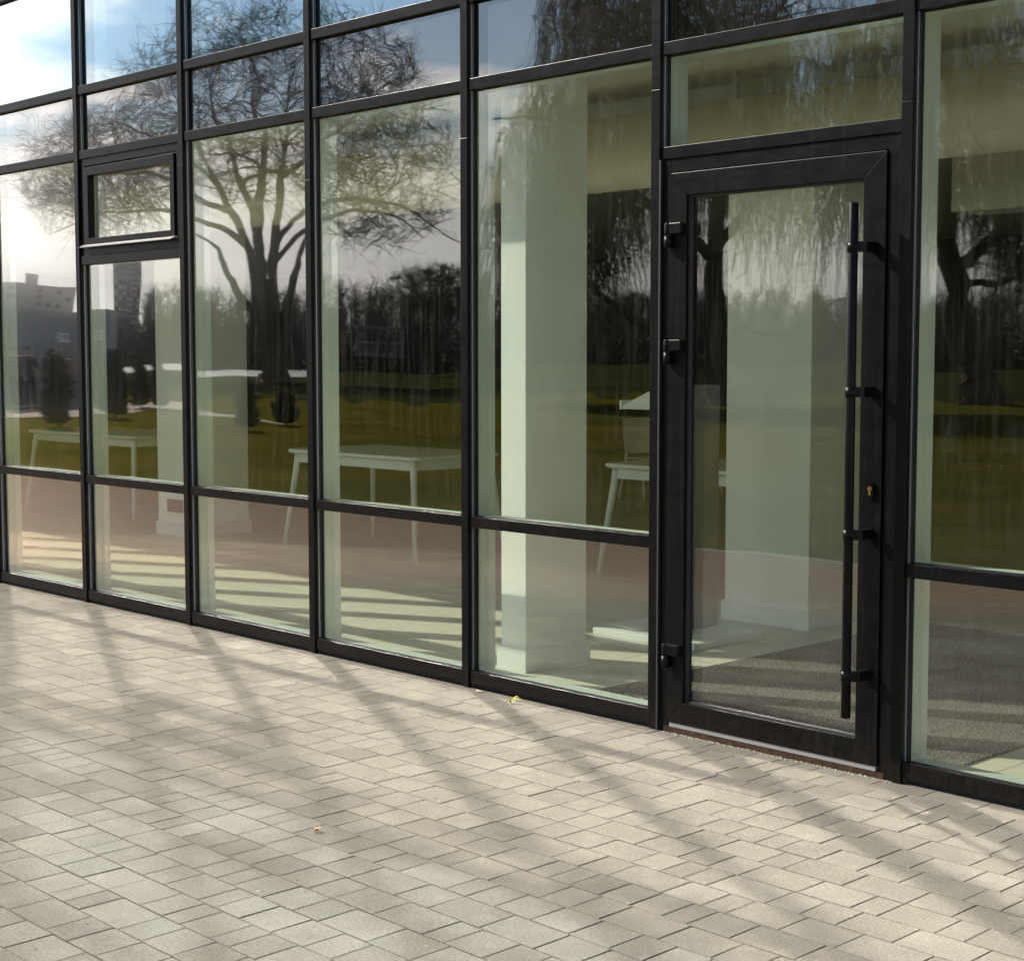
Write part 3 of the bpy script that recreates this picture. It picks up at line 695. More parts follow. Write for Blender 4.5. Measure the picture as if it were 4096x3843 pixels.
# big many-stemmed tree in the left half
DA = 97.0
make_tree('spreading_tree', (1085, 1516), [
    [(1085, 1550, 0, 2.6), (1085, 1520, 0, 1.85), (1075, 1440, 0, 1.40), (1068, 1330, 0, 1.33), (1050, 1200, 0, 1.05), (1025, 1060, -.5, 0.87), (1010, 930, -1, 0.70), (1022, 780, -1.5, 0.53), (1042, 610, -2, 0.36), (1045, 430, -2, 0.22), (1040, 260, -2, 0.13)],
    [(1066, 1370, 0, 0.98), (1010, 1190, .5, 0.70), (970, 1000, 1, 0.56), (905, 840, 1.5, 0.45), (850, 720, 2, 0.34), (770, 560, 2.5, 0.22), (700, 400, 3, 0.13)],
    [(1020, 980, 0, 0.59), (965, 760, 2, 0.42), (920, 610, 3, 0.31), (880, 430, 4, 0.20), (850, 230, 4.5, 0.11)],
    [(1088, 1420, 0, 1.01), (1085, 1200, -1, 0.73), (1082, 1000, -1.5, 0.62), (1096, 840, -2, 0.48), (1112, 660, -3, 0.35), (1150, 480, -3.5, 0.22), (1190, 270, -4, 0.13)],
    [(1100, 1370, 0, 0.70), (1145, 1230, -1, 0.59), (1180, 1090, -2, 0.48), (1205, 990, -2.5, 0.31), (1270, 840, -3, 0.17)],
    [(1082, 1000, -1.5, 0.44), (1110, 930, -1.6, 0.42), (1180, 860, -2, 0.36), (1290, 815, -2, 0.31), (1420, 790, -1, 0.24), (1560, 800, 0, 0.17), (1720, 870, 1, 0.11), (1850, 950, 1.5, 0.07)],
    [(1082, 1080, -1.4, 0.4), (1120, 1000, -1.4, 0.38), (1230, 900, -1, 0.30), (1340, 860, 0, 0.28), (1450, 830, 1, 0.21), (1580, 850, 2, 0.14), (1700, 930, 2.5, 0.08)],
    [(1110, 700, -2.5, 0.36), (1250, 600, -2, 0.28), (1390, 490, -1, 0.20), (1520, 390, 0, 0.13), (1650, 300, 1, 0.07)],
    [(1055, 1290, .5, 0.70), (950, 1195, 1, 0.50), (880, 1090, 1.5, 0.36), (840, 990, 2, 0.25), (760, 930, 3, 0.14)],
    [(905, 840, 1.5, 0.42), (800, 800, 2, 0.34), (690, 730, 3, 0.28), (560, 700, 4, 0.21), (420, 720, 4.5, 0.14), (270, 790, 5, 0.08)],
    [(850, 720, 2, 0.31), (740, 640, 1, 0.24), (600, 560, 0, 0.17), (450, 500, -1, 0.11), (300, 520, -2, 0.07)],
    [(960, 980, 1, 0.45), (850, 900, -1, 0.34), (720, 860, -2, 0.25), (560, 850, -3, 0.17), (400, 870, -3, 0.10), (240, 930, -3, 0.06)]],
    DA, both((ell(1080, 400, 640, 430, 9), 10), (ell(400, 690, 340, 250, 5, 0), 5), (ell(1520, 640, 320, 380, 5, 0), 4)), (260, 1700, 7000),
    dict(sag=.04, up=.6, reach=11, reach2=4.5, rmax=.16, rise=.22, tl=(1.0, 2.6), tm=4, stiff=1.0, droop=.12, tr=.022, spread=.36, shoots=5000), 3,
    'large bare tree with many dark forking stems, mirrored left of the centre panes')
WS = dict(sag=.22, up=.5, reach=7.5, reach2=3.5, rmax=.12, rise=.0, tl=(1.2, 3.6), tm=6, stiff=.30, droop=1.0, tr=.013, shoots=3000)
DB = 49.5
make_tree('weeping_willow', (2855, 1611), [
    [(2858, 1645, 0, 1.5), (2858, 1614, 0, 1.0), (2852, 1500, 0, 0.74), (2848, 1330, 0, 0.66), (2842, 1120, 0, 0.58), (2850, 900, 0, 0.48), (2880, 640, 0, 0.37), (2870, 380, 0, 0.28), (2830, 100, 0, 0.20), (2820, -250, 0, 0.12)],
    [(2846, 1460, 0, 0.35), (2700, 1390, .5, 0.29), (2520, 1290, 1, 0.26), (2400, 1190, 1.2, 0.22), (2270, 1050, 1.5, 0.19), (2150, 945, 2, 0.15), (2040, 905, 2.5, 0.11), (1920, 900, 3, 0.06)],
    [(2300, 1085, 1.3, 0.15), (2180, 1010, .5, 0.11), (2060, 990, 0, 0.08), (1900, 1000, -.5, 0.04)],
    [(2845, 1050, 0, 0.39), (2720, 930, -1, 0.31), (2560, 800, -1.5, 0.23), (2400, 700, -2, 0.19), (2250, 520, -2, 0.13), (2100, 470, -2, 0.09), (1960, 480, -2, 0.05)],
    [(2860, 800, 0, 0.33), (2740, 600, 1, 0.27), (2620, 380, 1.5, 0.20), (2540, 160, 2, 0.16), (2440, 60, 2, 0.12), (2300, 60, 2, 0.07)],
    [(2870, 560, 0, 0.28), (2950, 340, -1, 0.22), (3060, 160, -1.5, 0.16), (3180, -40, -2, 0.10), (3300, -240, -2, 0.06)],
    [(2850, 980, 0, 0.33), (2960, 860, -1, 0.27), (3100, 740, -2, 0.20), (3230, 600, -2.5, 0.14), (3360, 560, -3, 0.09)],
    [(2852, 1280, 0, 0.31), (2960, 1300, 1, 0.23), (3080, 1340, 1.5, 0.16), (3180, 1300, 2, 0.12), (3280, 1230, 2, 0.09), (3400, 1195, 2, 0.05)],
    [(2835, 200, 0, 0.20), (2700, 20, 0, 0.16), (2560, -160, 1, 0.11), (2420, -260, 1, 0.06)]],
    DB, both((ell(2640, 200, 560, 620, 4.5, 0), 8), (ell(3200, 420, 420, 480, 3.5, 0), 3), (ell(2240, 760, 330, 380, 3, 0), 4)), (200, 1100, 10000), WS, 5,
    'weeping willow with long hanging twigs, mirrored behind the white pilaster and door', twig='twig_yellow')
DC = 55.0
make_tree('leaning_willow', (3905, 1590), [
    [(3950, 1640, 0, 1.6), (3928, 1580, 0, 1.3), (3890, 1480, 0, 1.08), (3848, 1370, 0, .97), (3805, 1200, 0, .9), (3790, 1060, 0, .8), (3785, 900, 0, .62), (3800, 700, 0, .5), (3815, 500, .5, .4), (3790, 330, 1, .34), (3745, 150, 1, .26), (3700, -60, 1, .18), (3650, -300, 1, .1)],
    [(3800, 1080, 0, .55), (3900, 990, -1, .44), (4010, 920, -1.5, .36), (4140, 870, -2, .26), (4300, 800, -2, .16)],
    [(3800, 1120, 0, .34), (3900, 1115, 1, .26), (3990, 1125, 1.5, .18), (4090, 1090, 2, .12)],
    [(3815, 560, .5, .34), (3860, 440, 0, .28), (3890, 330, -1, .24), (3850, 140, -1.5, .2), (3880, -40, -2, .15), (3960, -240, -2, .09)],
    [(3800, 660, 0, .3), (3850, 560, 1, .2), (3900, 470, 2, .14), (4000, 440, 2, .08)],
    [(3870, 380, -.5, .2), (3960, 260, 0, .15), (4080, 180, 0, .11), (4250, 130, 0, .06)],
    [(3790, 880, 0, .34), (3740, 640, 1, .26), (3720, 400, 2, .2), (3690, 200, 2, .14), (3600, 40, 2, .08)]],
    DC, both((ell(3900, 250, 560, 600, 5, 0), 8), (ell(4150, 800, 250, 330, 4, 0), 2)), (120, 620, 5000), WS, 8,
    'leaning willow with a thick dark trunk, mirrored at the right edge', twig='twig_yellow')

def woods():
    rng = np.random.default_rng(21); Ps = []; parts = []
    root = None; P3 = []; R3 = []; P4 = []; R4 = []
    for k in range(430):
        x = rng.uniform(570, 4500); D = rng.uniform(185, 300); b = np.array(reflg(2048, 1500)); b = np.array(refl(x, 1416, D)); b[2] = GZ - .3
        h = rng.uniform(8.5, 12.5) * (1.0 if 1250 < x < 2300 else .85) * D / 230
        lean = rng.normal(0, .05, 2); top = b + np.array([lean[0]*h, lean[1]*h, h])
        t = np.linspace(0, 1, 4)[:, None]; P3.append(b + (top - b) * t + rng.normal(0, .15, (4, 3)) * (t > 0)); R3.append(np.linspace(.16, .03, 4))
        n = 95
        f = rng.uniform(.12, 1, n)[:, None]; S = b + (top - b) * f
        d = rng.normal(0, 1, (n, 3)); d[:, 2] = np.abs(d[:, 2]) * .9 + .3; d /= np.linalg.norm(d, axis=1, keepdims=True)
        L = (h * rng.uniform(.12, .34, n) * (1.15 - f[:, 0] * .6))[:, None]
        tt = np.linspace(0, 1, 3)[None, :, None]
        Q = S[:, None] + d[:, None] * L[:, None] * tt + np.array([0, 0, .12]) * tt**2 * L[:, None]
        P4.append(Q); R4.append(np.broadcast_to(np.array([[.045, .03, .012]]), (n, 3)))
        n2 = 190; i = rng.integers(0, n, n2); S = Q[i, rng.integers(1, 3, n2)]; d = rng.normal(0, 1, (n2, 3)) + np.array([0, 0, .5]); d /= np.linalg.norm(d, axis=1, keepdims=True)
        P4.append(S[:, None] + d[:, None] * rng.uniform(.5, 1.3, (n2, 1))[:, None] * tt); R4.append(np.broadcast_to(np.array([[.022, .018, .01]]), (n2, 3)))
    V, F = merge([tubes(np.array(P3), np.array(R3), 4), tubes(np.concatenate(P4), np.concatenate(R4), 3)])
    o = put('distant_wood', fast_mesh('distant_wood', V, F, M['twig_dark'])); tag(o, 'far belt of bare dark trees beyond the lawn', 'wood', kind='stuff')
    # undergrowth along the wood's edge
    n = 26000; xs = rng.uniform(410, 4500, n); Ds = rng.uniform(190, 235, n)
    B = np.array([tuple(refl(x, 1416, D)) for x, D in zip(xs, Ds)]); hh = rng.uniform(.2, 1, n) ** .7 * 5.6; B[:, 2] = rng.uniform(-.2, 1, n) * hh
    d = rng.normal(0, 1, (n, 3)); d[:, 2] = np.abs(d[:, 2]); d /= np.linalg.norm(d, axis=1, keepdims=True)
    tt = np.linspace(0, 1, 3)[None, :, None]; Q = B[:, None] + d[:, None] * rng.uniform(.8, 2.4, (n, 1))[:, None] * tt
    V, F = tubes(Q, np.broadcast_to(np.array([[.13, .10, .04]]), (n, 3)), 3)
    o = put('undergrowth', fast_mesh('undergrowth', V, F, M['twig_dark'])); tag(o, 'dense leafless undergrowth at the foot of the far trees', 'undergrowth', kind='stuff')
woods()
def nest_tree():
    make_tree('bare_tree', (1745, 1478), [
        [(1745, 1482, 0, .5), (1742, 1380, 0, .42), (1738, 1260, 0, .34), (1745, 1160, 0, .26), (1765, 1090, 0, .16), (1790, 1040, 0, .08)],
        [(1740, 1250, 0, .26), (1690, 1180, 1, .2), (1640, 1120, 2, .13), (1600, 1080, 2, .07)],
        [(1740, 1200, 0, .22), (1790, 1140, -1, .16), (1830, 1080, -2, .1), (1860, 1050, -2, .05)]],
        150, ell(1740, 1150, 190, 110, 4, .1), (70, 380, 3000),
        dict(sag=.05, up=.6, reach=6, reach2=3, rmax=.09, rise=.3, tl=(.5, 1.4), tm=3, stiff=1, droop=.05, tr=.022), 13,
        'small bare tree with round nests standing before the far wood', twig='twig_dark')
    rng = random.Random(4)
    for i, (x, y) in enumerate(((1655, 1095), (1720, 1075), (1785, 1052), (1800, 1100))):
        c = refl(x, y, 150); m = MB()
        for k in range(46):
            a = rng.uniform(0, 6.28); b = rng.uniform(-1, 1); rr_ = math.sqrt(1-b*b); d = Vector((math.cos(a)*rr_, math.sin(a)*rr_, b*.8)) * .32
            e = d + Vector((rng.uniform(-.3, .3), rng.uniform(-.3, .3), rng.uniform(-.25, .25))); m.tube([d, e], [.04, .02], 3, False)
        m.tube([(0, 0, -.25), (0, 0, -.1), (0, 0, .15), (0, 0, .25)], [.1, .3, .3, .1], 8)
        o = m.build('bird_nest', M['twig_dark'], None, c); tag(o, 'dark twig nest in the small bare tree, ' + ['leftmost of four', 'second from the left', 'topmost of four', 'rightmost of four'][i], 'nest', 'nests in the bare tree')
nest_tree()

def mat_thuja():
    n = NT('thuja_green'); p = n.pos()
    c = n.ramp(n.noise(p, 5, 4, .7), [(.3, (.04, .05, .028)), (.7, (.11, .12, .06))]); M['thuja'] = n.pbr(c, .9, 0, .15)
mat_thuja()
def thuja(x, yb, yt, wpx, label, seed):
    rng = np.random.default_rng(seed); b = reflg(x, yb); D = math.hypot(b.x - CAM.x, 2*YG - b.y - CAM.y); s = D / FPX
    h = (yb - yt) * s; w = wpx * s / 2
    t = empty('thuja_shrub', tuple(b)); tag(t, label, 'shrub', 'conifer shrubs by the path')
    MB().tube([(0, 0, -.02), (0, 0, h*.5)], [.03, .015], 6).build('stem', M['bark'], t)
    n = 1150; u = rng.uniform(0, 1, n) ** 1.25; z = .03*h + u * .97 * h; a = rng.uniform(0, 2*np.pi, n)
    prof = np.where(u < .3, .72 + .28*u/.3, np.clip((1-u)/.7, 0, 1) ** .75)
    lob = 1 + .30*np.sin(3*a + 9*u + seed) + .22*np.sin(5*a - 17*u + 2*seed)
    rad = w * prof * lob * np.sqrt(rng.uniform(.1, 1, n))
    P = np.stack([rad*np.cos(a), rad*np.sin(a), z], 1)
    d = np.stack([np.cos(a), np.sin(a), rng.uniform(.6, 1.8, n)], 1) + rng.normal(0, .35, (n, 3)); d /= np.linalg.norm(d, axis=1, keepdims=True)
    q = np.cross(d, rng.normal(0, 1, (n, 3))); q /= np.linalg.norm(q, axis=1, keepdims=True); L = rng.uniform(.08, .26, n)[:, None]; W = L * .17
    V = np.stack([P - q*W*.4, P + d*L*.5 - q*W, P + d*L, P + d*L*.5 + q*W], 1).reshape(-1, 3); F = np.arange(4*n).reshape(-1, 4)
    put('foliage', fast_mesh('foliage', V, F, M['thuja']), t)
for k, a in enumerate(((232, 1708, 1445, 84, 'dark conifer shrub mirrored in front of the group of people'), (440, 1672, 1428, 66, 'dark conifer shrub mirrored right of the white container, taller of its pair'),
                       (543, 1636, 1452, 58, 'slim dark conifer shrub mirrored beside the cyclist'), (978, 1712, 1540, 46, 'pale mirrored conifer shrub left of the big tree trunk'),
                       (1122, 1690, 1585, 50, 'small round conifer shrub mirrored right below the big tree trunk'), (622, 1640, 1470, 50, 'slim conifer shrub mirrored at the path behind the grey column'))): thuja(*a, seed=31+k)

# ------------------------------------------------------------------ buildings and people across the lawn
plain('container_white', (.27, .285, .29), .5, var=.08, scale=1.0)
plain('sign_plate', (.85, .85, .83), .5)
plain('ink', (.03, .03, .03), .6)
def frame_at(x0, y0, D0, x1, D1):
    a = refl(x0, 1416, D0); b = refl(x1, 1416, D1); a.z = b.z = 0
    return a, b, (b - a).normalized(), math.atan2((b-a).y, (b-a).x)
def container():
    a, b, u, rz = frame_at(400, 0, 49.5, -400, 50.5)         # from the visible right end to beyond the photo's left edge
    L = (b - a).length; H = 2.76; z0 = -.05
    t = empty('site_container', (a.x, a.y, 0), rz); tag(t, 'white corrugated toilet container mirrored behind the group of people', 'container')
    # local x along the face, +y or -y towards the viewer
    vd = Vector((CAM.x, 2*YG - CAM.y, 0)) - a; n = Vector((-u.y, u.x, 0)); s = 1 if n.dot(vd) > 0 else -1
    prof = []; x = 0
    while x < L - .19:
        prof += [(x, 0), (x+.07, 0), (x+.095, -.03), (x+.165, -.03)]; x += .19
    prof.append((L, 0)); k = len(prof)
    V = [(px, s*py, z0+.15) for px, py in prof] + [(px, s*py, H-.12) for px, py in prof]
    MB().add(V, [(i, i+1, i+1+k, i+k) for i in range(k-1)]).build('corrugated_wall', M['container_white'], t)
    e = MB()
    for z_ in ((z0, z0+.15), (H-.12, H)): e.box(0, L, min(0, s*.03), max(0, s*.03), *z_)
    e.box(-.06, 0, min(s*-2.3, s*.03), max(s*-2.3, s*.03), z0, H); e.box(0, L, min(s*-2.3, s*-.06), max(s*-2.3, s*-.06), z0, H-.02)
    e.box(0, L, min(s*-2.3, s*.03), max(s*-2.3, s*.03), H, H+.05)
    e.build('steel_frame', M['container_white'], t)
    fl = -1 if u.dot(Vector((CR.x, -CR.y, 0))) > 0 else 1
    for px in (365, 272):
        p = refl(px, 1348, 49.8); lx = (p - a).dot(u)
        sg = MB().box(lx-.18, lx+.18, min(s*.032, s*.05), max(s*.032, s*.05), 1.91, 2.18).build('sign', M['sign_plate'], t)
        cu = bpy.data.curves.new('wc_text', 'FONT'); cu.body = 'WC'; cu.size = .25; cu.align_x = 'CENTER'; cu.align_y = 'CENTER'; cu.extrude = .002
        tmp = bpy.data.objects.new('tmp', cu); me_t = bpy.data.meshes.new_from_object(tmp); bpy.data.objects.remove(tmp)
        me_t.materials.clear(); me_t.materials.append(M['ink']); to = put('lettering', me_t, sg)
        to.location = (lx, s*.053, 2.045); to.rotation_euler = (R(90), 0, 0 if s < 0 else math.pi)
container()
plain('brick_far', (.46, .40, .35), .9, var=.15, scale=.1)
plain('concrete_far', (.15, .15, .155), .9, var=.15, scale=.1)
plain('window_far', (.45, .48, .5), .15)
plain('window_dark', (.03, .035, .04), .1)
def block(name, label, x0, x1, D, H, wins, mat, wm, blocks=()):
    a, b, u, rz = frame_at(x0, 0, D, x1, D); L = (b-a).length
    n = Vector((-u.y, u.x, 0)); s = 1 if n.dot(Vector((CAM.x, -CAM.y, 0)) - a) > 0 else -1
    t = empty(name, (a.x, a.y, 0), rz); tag(t, label, 'building', 'apartment buildings beyond the river')
    MB().box(0, L, min(0, -s*14), max(0, -s*14), -1, H).build('wall', M[mat], t)
    r_ = MB().box(-.3, L+.3, min(s*.3, -s*14.3), max(s*.3, -s*14.3), H, H+.5).build('roof', M[mat], t)
    for bx0, bx1, h in blocks: MB().box(bx0, bx1, -s*7-3.5, -s*7+3.5, H+.5, H+.5+h).build('stair_head', M[mat], r_)
    nx, nz, ww, wh, z1, pz = wins; me = {}
    for i in range(nx):
        for j in range(nz):
            cx = L * (i + .5) / nx; cz = z1 + j * pz
            if cz + wh > H: continue
            k = 'window_dark' if (i*5 + j*3 + i*j) % 7 < 3 else wm
            if k not in me: me[k] = MB().box(-ww/2, ww/2, min(s*.02, -s*.1), max(s*.02, -s*.1), 0, wh).mesh('window', M[k])
            put('window', me[k], t, (cx, 0, cz))
block('apartment_block', 'brown brick apartment block mirrored above the white container', -330, 318, 640, 27.5, (16, 6, 1.9, 1.6, 11.5, 2.75), 'brick_far', 'window_far', ((39, 44.5, 4.2),))
block('apartment_tower', 'tall dark apartment tower mirrored below the small opening window', 418, 548, 900, 62, (7, 15, 1.5, 1.4, 15, 3.0), 'concrete_far', 'window_far')
def pavilion():
    a, b, u, rz = frame_at(1430, 0, 80, 1615, 80); L = (b-a).length
    t = empty('raised_pavilion', (a.x, a.y, 0), rz); tag(t, 'open white pavilion with railing raised on posts before the far wood', 'pavilion')
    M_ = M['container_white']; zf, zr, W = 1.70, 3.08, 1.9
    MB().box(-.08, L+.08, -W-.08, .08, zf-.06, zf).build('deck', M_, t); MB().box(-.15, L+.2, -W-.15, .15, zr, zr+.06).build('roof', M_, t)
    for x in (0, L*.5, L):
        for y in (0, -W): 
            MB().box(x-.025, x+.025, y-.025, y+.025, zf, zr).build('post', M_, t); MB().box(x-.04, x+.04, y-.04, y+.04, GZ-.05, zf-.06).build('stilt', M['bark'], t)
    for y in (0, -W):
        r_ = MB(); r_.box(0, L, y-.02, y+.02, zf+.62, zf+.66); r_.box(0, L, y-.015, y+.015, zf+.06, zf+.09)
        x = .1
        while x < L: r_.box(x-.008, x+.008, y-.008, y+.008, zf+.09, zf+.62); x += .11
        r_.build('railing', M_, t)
pavilion()

for nm, c in (('skin', (.45, .28, .20)), ('cloth_black', (.012, .012, .014)), ('cloth_navy', (.02, .022, .035)), ('cloth_grey', (.12, .12, .13)), ('cloth_olive', (.10, .085, .06)), ('cloth_pink', (.35, .22, .20)), ('hair_brown', (.05, .03, .02)), ('hair_fair', (.22, .15, .08)), ('shoe', (.02, .02, .02))): plain(nm, c, .85, var=.1)
def skin(name, joints, edges, mat, parent, sub=1):
    me = bpy.data.meshes.new(name); me.from_pydata([j[:3] for j in joints], edges, []); me.materials.append(mat); me.update()
    o = bpy.data.objects.new(name, me); COL.objects.link(o); o.parent = parent
    md = o.modifiers.new('skin', 'SKIN'); md.use_smooth_shade = True
    for v, j in zip(me.skin_vertices[0].data, joints): v.radius = (j[3], j[4] if len(j) > 4 else j[3])
    me.skin_vertices[0].data[0].use_root = True
    if sub: m2 = o.modifiers.new('sub', 'SUBSURF'); m2.levels = sub; m2.render_levels = sub
    return o
def person(loc, rz, h, top, legs, hair, label, arms=0, sit=False, group='people on the path'):
    t = empty('person', loc, rz); t.scale = (h/1.75,)*3; tag(t, label, 'person', group)
    if sit: hipz, kn, ft = .98, [(.1, -.34, .78), (-.1, -.30, .62)], [(.1, -.22, .42), (-.1, -.12, .24)]
    else: hipz, kn, ft = .93, [(.1, -.02, .5), (-.1, -.03, .5)], [(.11, .02, .08), (-.12, .02, .08)]
    lean = -.18 if sit else 0
    sh = [(.19, lean, hipz+.50), (-.19, lean, hipz+.50)]
    if arms == 1 or sit: el = [(.26, lean-.10, hipz+.24), (-.26, lean-.10, hipz+.24)]; ha = [(.13, lean-.30, hipz+.26), (-.13, lean-.30, hipz+.26)]
    else: el = [(.27, lean+.03, hipz+.21), (-.27, lean+.03, hipz+.21)]; ha = [(.28, lean-.06, hipz-.04), (-.28, lean-.06, hipz-.04)]
    J = [(0, 0, hipz, .13, .11), (0, lean*.5, hipz+.27, .13, .10), (0, lean, hipz+.5, .14, .10), (0, lean-.01, hipz+.60, .055), (0, lean-.02, hipz+.70, .082, .095), (0, lean-.02, hipz+.80, .062, .075)]
    E = [(0, 1), (1, 2), (2, 3), (3, 4), (4, 5)]
    def add(p, r, par): J.append((*p, r)); E.append((par, len(J)-1)); return len(J)-1
    for i in (0, 1):
        k = add(sh[i], .065, 2); k = add(el[i], .045, k); k = add(ha[i], .035, k); k = add(tuple(ha[i][q] + (0, -.03, -.10)[q] for q in range(3)), .03, k)
        k = add(((.1, -.1)[i], 0, hipz-.06), .095, 0); k = add(kn[i], .062, k); k = add(ft[i], .042, k); add((ft[i][0], ft[i][1]-.13, ft[i][2]-.04), .035, k)
    body = skin('body', J, E, M['skin'], t)
    JJ = [(0, lean*.3, hipz-.08, .185, .135), (0, lean*.6, hipz+.24, .17, .125), (0, lean, hipz+.46, .165, .12), (0, lean-.005, hipz+.56, .09, .085)]; EE = [(0, 1), (1, 2), (2, 3)]
    for i in (0, 1):
        a = len(JJ); JJ += [(sh[i][0]*1.02, sh[i][1], sh[i][2]-.01, .088), (*el[i], .064), (ha[i][0], ha[i][1], ha[i][2]+.02, .05)]; EE += [(2, a), (a, a+1), (a+1, a+2)]
    skin('jacket', JJ, EE, M[top], t)
    JJ = [(0, 0, hipz-.02, .15, .12)]; EE = []
    for i in (0, 1):
        a = len(JJ); JJ += [((.1, -.1)[i], 0, hipz-.08, .105), (*kn[i], .075), (ft[i][0], ft[i][1], ft[i][2]+.03, .06)]; EE += [(0, a), (a, a+1), (a+1, a+2)]
    skin('trousers', JJ, EE, M[legs], t)
    m = MB(); hc = Vector((0, lean-.01, hipz+.765))
    for i in range(6):
        for j in range(10):
            pass
    rings = []
    for i in range(7):
        f = i/6*math.pi*.62; rings.append([(hc.x + .098*math.sin(f)*math.cos(a), hc.y+.012 + .112*math.sin(f)*math.sin(a) + (.02 if math.sin(a) > 0 else 0)*math.sin(f), hc.z + .095*math.cos(f) - (.05 if math.sin(a) > 0.1 else 0)*math.sin(f)) for a in [2*math.pi*j/12 for j in range(12)]])
    m.add([p for r_ in rings for p in r_], [(i*12+j, i*12+(j+1) % 12, (i+1)*12+(j+1) % 12, (i+1)*12+j) for i in range(6) for j in range(12)], True).build('hair', M[hair], t)
    for p in ft:
        MB().tube([(p[0], p[1]+.08, p[2]-.045), (p[0], p[1]-.02, p[2]-.02), (p[0], p[1]-.14, p[2]-.045), (p[0], p[1]-.18, p[2]-.05)], [.035, .055, .045, .025], 8).build('shoe', M['shoe'], t)
    return t
def face(p): d = Vector((CAM.x, -CAM.y, 0)) - Vector((p.x, p.y, 0)); return math.atan2(d.y, d.x) + math.pi/2
for x, yb, h, top, legs, hair, lab, arms, tw in (
    (75, 1640, 1.78, 'cloth_grey', 'cloth_navy', 'hair_brown', 'person in a grey jacket, leftmost of the mirrored group', 0, .5),
    (127, 1638, 1.76, 'cloth_black', 'cloth_black', 'hair_brown', 'person in a black jacket with hands clasped, second in the mirrored group', 1, 0),
    (224, 1628, 1.70, 'cloth_olive', 'cloth_navy', 'hair_brown', 'person in an olive coat, third in the mirrored group behind the shrub', 0, -.4),
    (262, 1632, 1.68, 'cloth_pink', 'cloth_grey', 'hair_fair', 'fair haired person in a pinkish top, rightmost of the mirrored group', 0, .3)):
    b = reflg(x, yb, GZ); person((b.x, b.y, GZ-.01), face(b) + tw, h, top, legs, hair, lab, arms)
def cyclist():
    b = reflg(507, 1494, GZ); rz = face(b) + 1.35
    t = empty('bicycle', (b.x, b.y, GZ), rz); tag(t, 'dark bicycle ridden along the river bank', 'bicycle')
    for y in (-.52, .52):
        w = MB(); w.tube([(0, y + .33*math.cos(a), .34 + .33*math.sin(a)) for a in [2*math.pi*k/24 for k in range(25)]], .022, 6, False)
        o = w.build('wheel', M['ink'], t); sp = MB()
        for k in range(6):
            a = math.pi*k/6; sp.tube([(0, y+.32*math.cos(a), .34+.32*math.sin(a)), (0, y-.32*math.cos(a), .34-.32*math.sin(a))], .004, 3, False)
        sp.build('spokes', M['spacer'], o)
    f = MB()
    for p in ([(0, .52, .34), (0, .12, .32), (0, .26, .82), (0, .52, .34)], [(0, .12, .32), (0, -.33, .80), (0, .24, .76)], [(0, -.33, .95), (0, -.36, .72), (0, -.52, .34)], [(-.25, -.28, .98), (0, -.34, .96), (.25, -.28, .98)]): f.tube(p, .018, 6)
    f.build('bicycle_frame', M['ink'], t); MB().box(-.07, .07, .16, .38, .84, .89).build('saddle', M['ink'], t, bevel=.02)
    person((b.x - .26*math.sin(rz), b.y + .26*math.cos(rz), GZ - .05), rz, 1.76, 'cloth_black', 'cloth_navy', 'hair_brown', 'person in dark clothes riding a bicycle by the river', 0, True, 'cyclists')
cyclist()

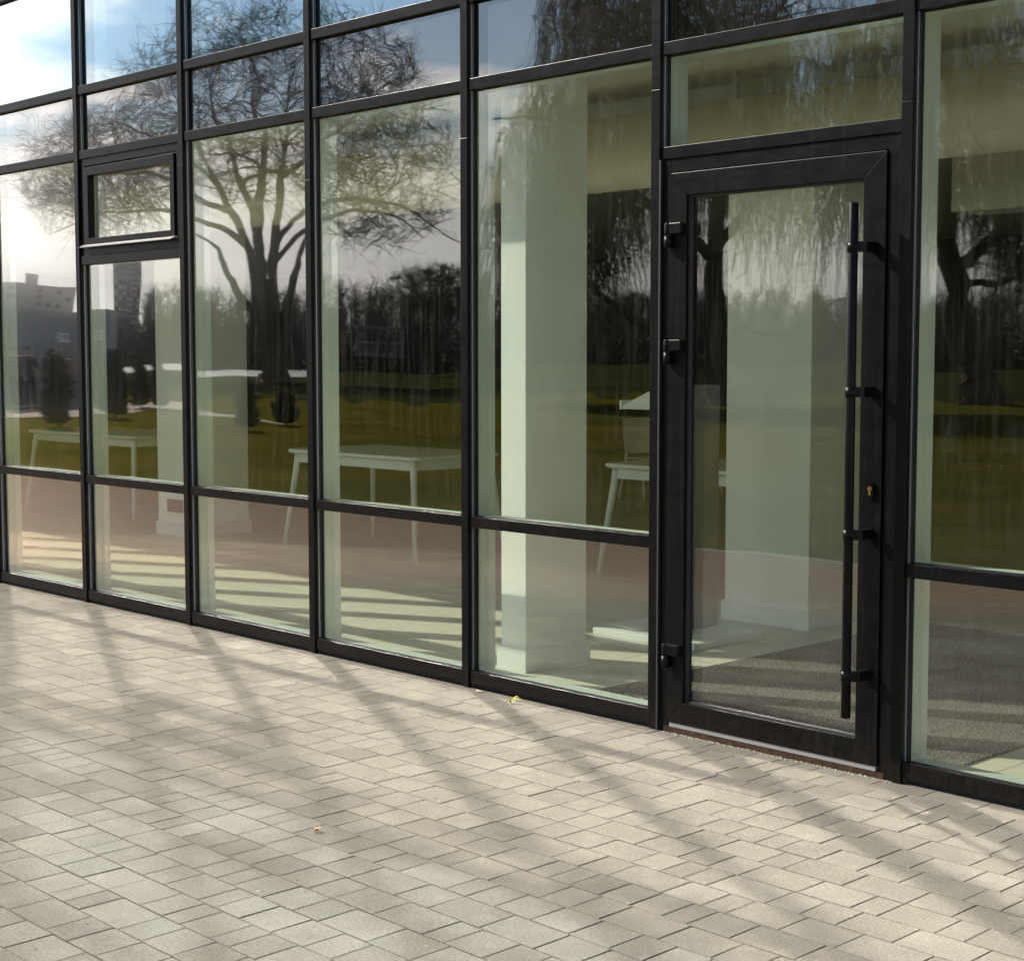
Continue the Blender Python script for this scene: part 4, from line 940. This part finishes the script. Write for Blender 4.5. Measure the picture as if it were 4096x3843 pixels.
# ------------------------------------------------------------------ bits lying on the pavement
def leafy(name, c0, c1): n = NT(name); M[name] = n.pbr(n.mix(n.noise(n.pos(), 60, 3), c0, c1), .7, 0, .3)
leafy('weed_green', (.16, .22, .01), (.34, .33, .02)); leafy('dry_leaf', (.40, .20, .09), (.58, .36, .20)); leafy('straw', (.45, .36, .2), (.6, .5, .33)); leafy('pebble', (.26, .245, .21), (.42, .40, .35))
def blade(m, p, d, L, W, up):
    p = Vector(p); d = Vector(d).normalized(); s_ = Vector((-d.y, d.x, 0)); pts = []
    for i in range(5):
        t = i/4; c = p + d*L*t + Vector((0, 0, up*(math.sin(t*2.4)) + .001)); w = W*(math.sin(math.pi*(.15+.8*t))); pts += [c - s_*w, c + s_*w + Vector((0, 0, w*.6))]
    m.add(pts, [(2*i, 2*i+1, 2*i+3, 2*i+2) for i in range(4)], True)
w = MB()
for d, L, up in (((.9, .45), .055, .022), ((-.8, -.3), .06, .010), ((.5, .9), .04, .028), ((-.3, .5), .035, .02), ((.2, -.8), .025, .01)): blade(w, (0, 0, 0), (*d, 0), L, .0045, up)
o = w.build('weed_tuft', M['weed_green'], None, (3.905, -.085, GZ+.001)); tag(o, 'small yellow green weed growing at the foot of the glass wall', 'weed')
w = MB(); rl = random.Random(3)
for k in range(7): blade(w, (rl.uniform(-.006, .006), rl.uniform(-.006, .006), .002), (rl.uniform(-1, 1), rl.uniform(-1, 1), 0), .013, .005, .010)
o = w.build('dry_leaf', M['dry_leaf'], None, (*[q for q in (4.84, -1.84)], GZ+.001)); tag(o, 'crumpled orange dry leaf on the grey pavers', 'leaf')
w = MB(); blade(w, (0, 0, 0), (1, .2, 0), .03, .004, .004); blade(w, (0, 0, 0), (.2, .8, 0), .012, .003, .008)
o = w.build('dry_stalk', M['straw'], None, (3.62, -.03, GZ+.001)); tag(o, 'pale dry stalk lying under the sill beside the green weed', 'stalk')
w = MB()
for k in range(90):
    x = rl.uniform(.5, 7.2); y = rl.uniform(-3.2, -.03); r_ = rl.choice((.001, .0014, .0014, .002, .0028)); w.tube([(x, y, GZ), (x, y, GZ+r_*.6), (x, y, GZ+r_*1.3)], [r_, r_*1.1, r_*.5], 5)
o = w.build('grit', M['pebble']); tag(o, 'scattered pale grit and crumbs on the pavers', 'grit', kind='stuff')
w = MB(); x = 4.72
while x < 5.8:
    r_ = rl.uniform(.0015, .0045); y = rl.uniform(-.012, .012); w.tube([(x, y, GZ-.002), (x, y, GZ+r_*.5), (x, y, GZ+r_)], [r_*1.4, r_, r_*.4], 6); x += rl.uniform(.004, .02)
o = w.build('loose_sand', M['pebble']); tag(o, 'sandy crumbs along the door threshold', 'sand', kind='stuff')
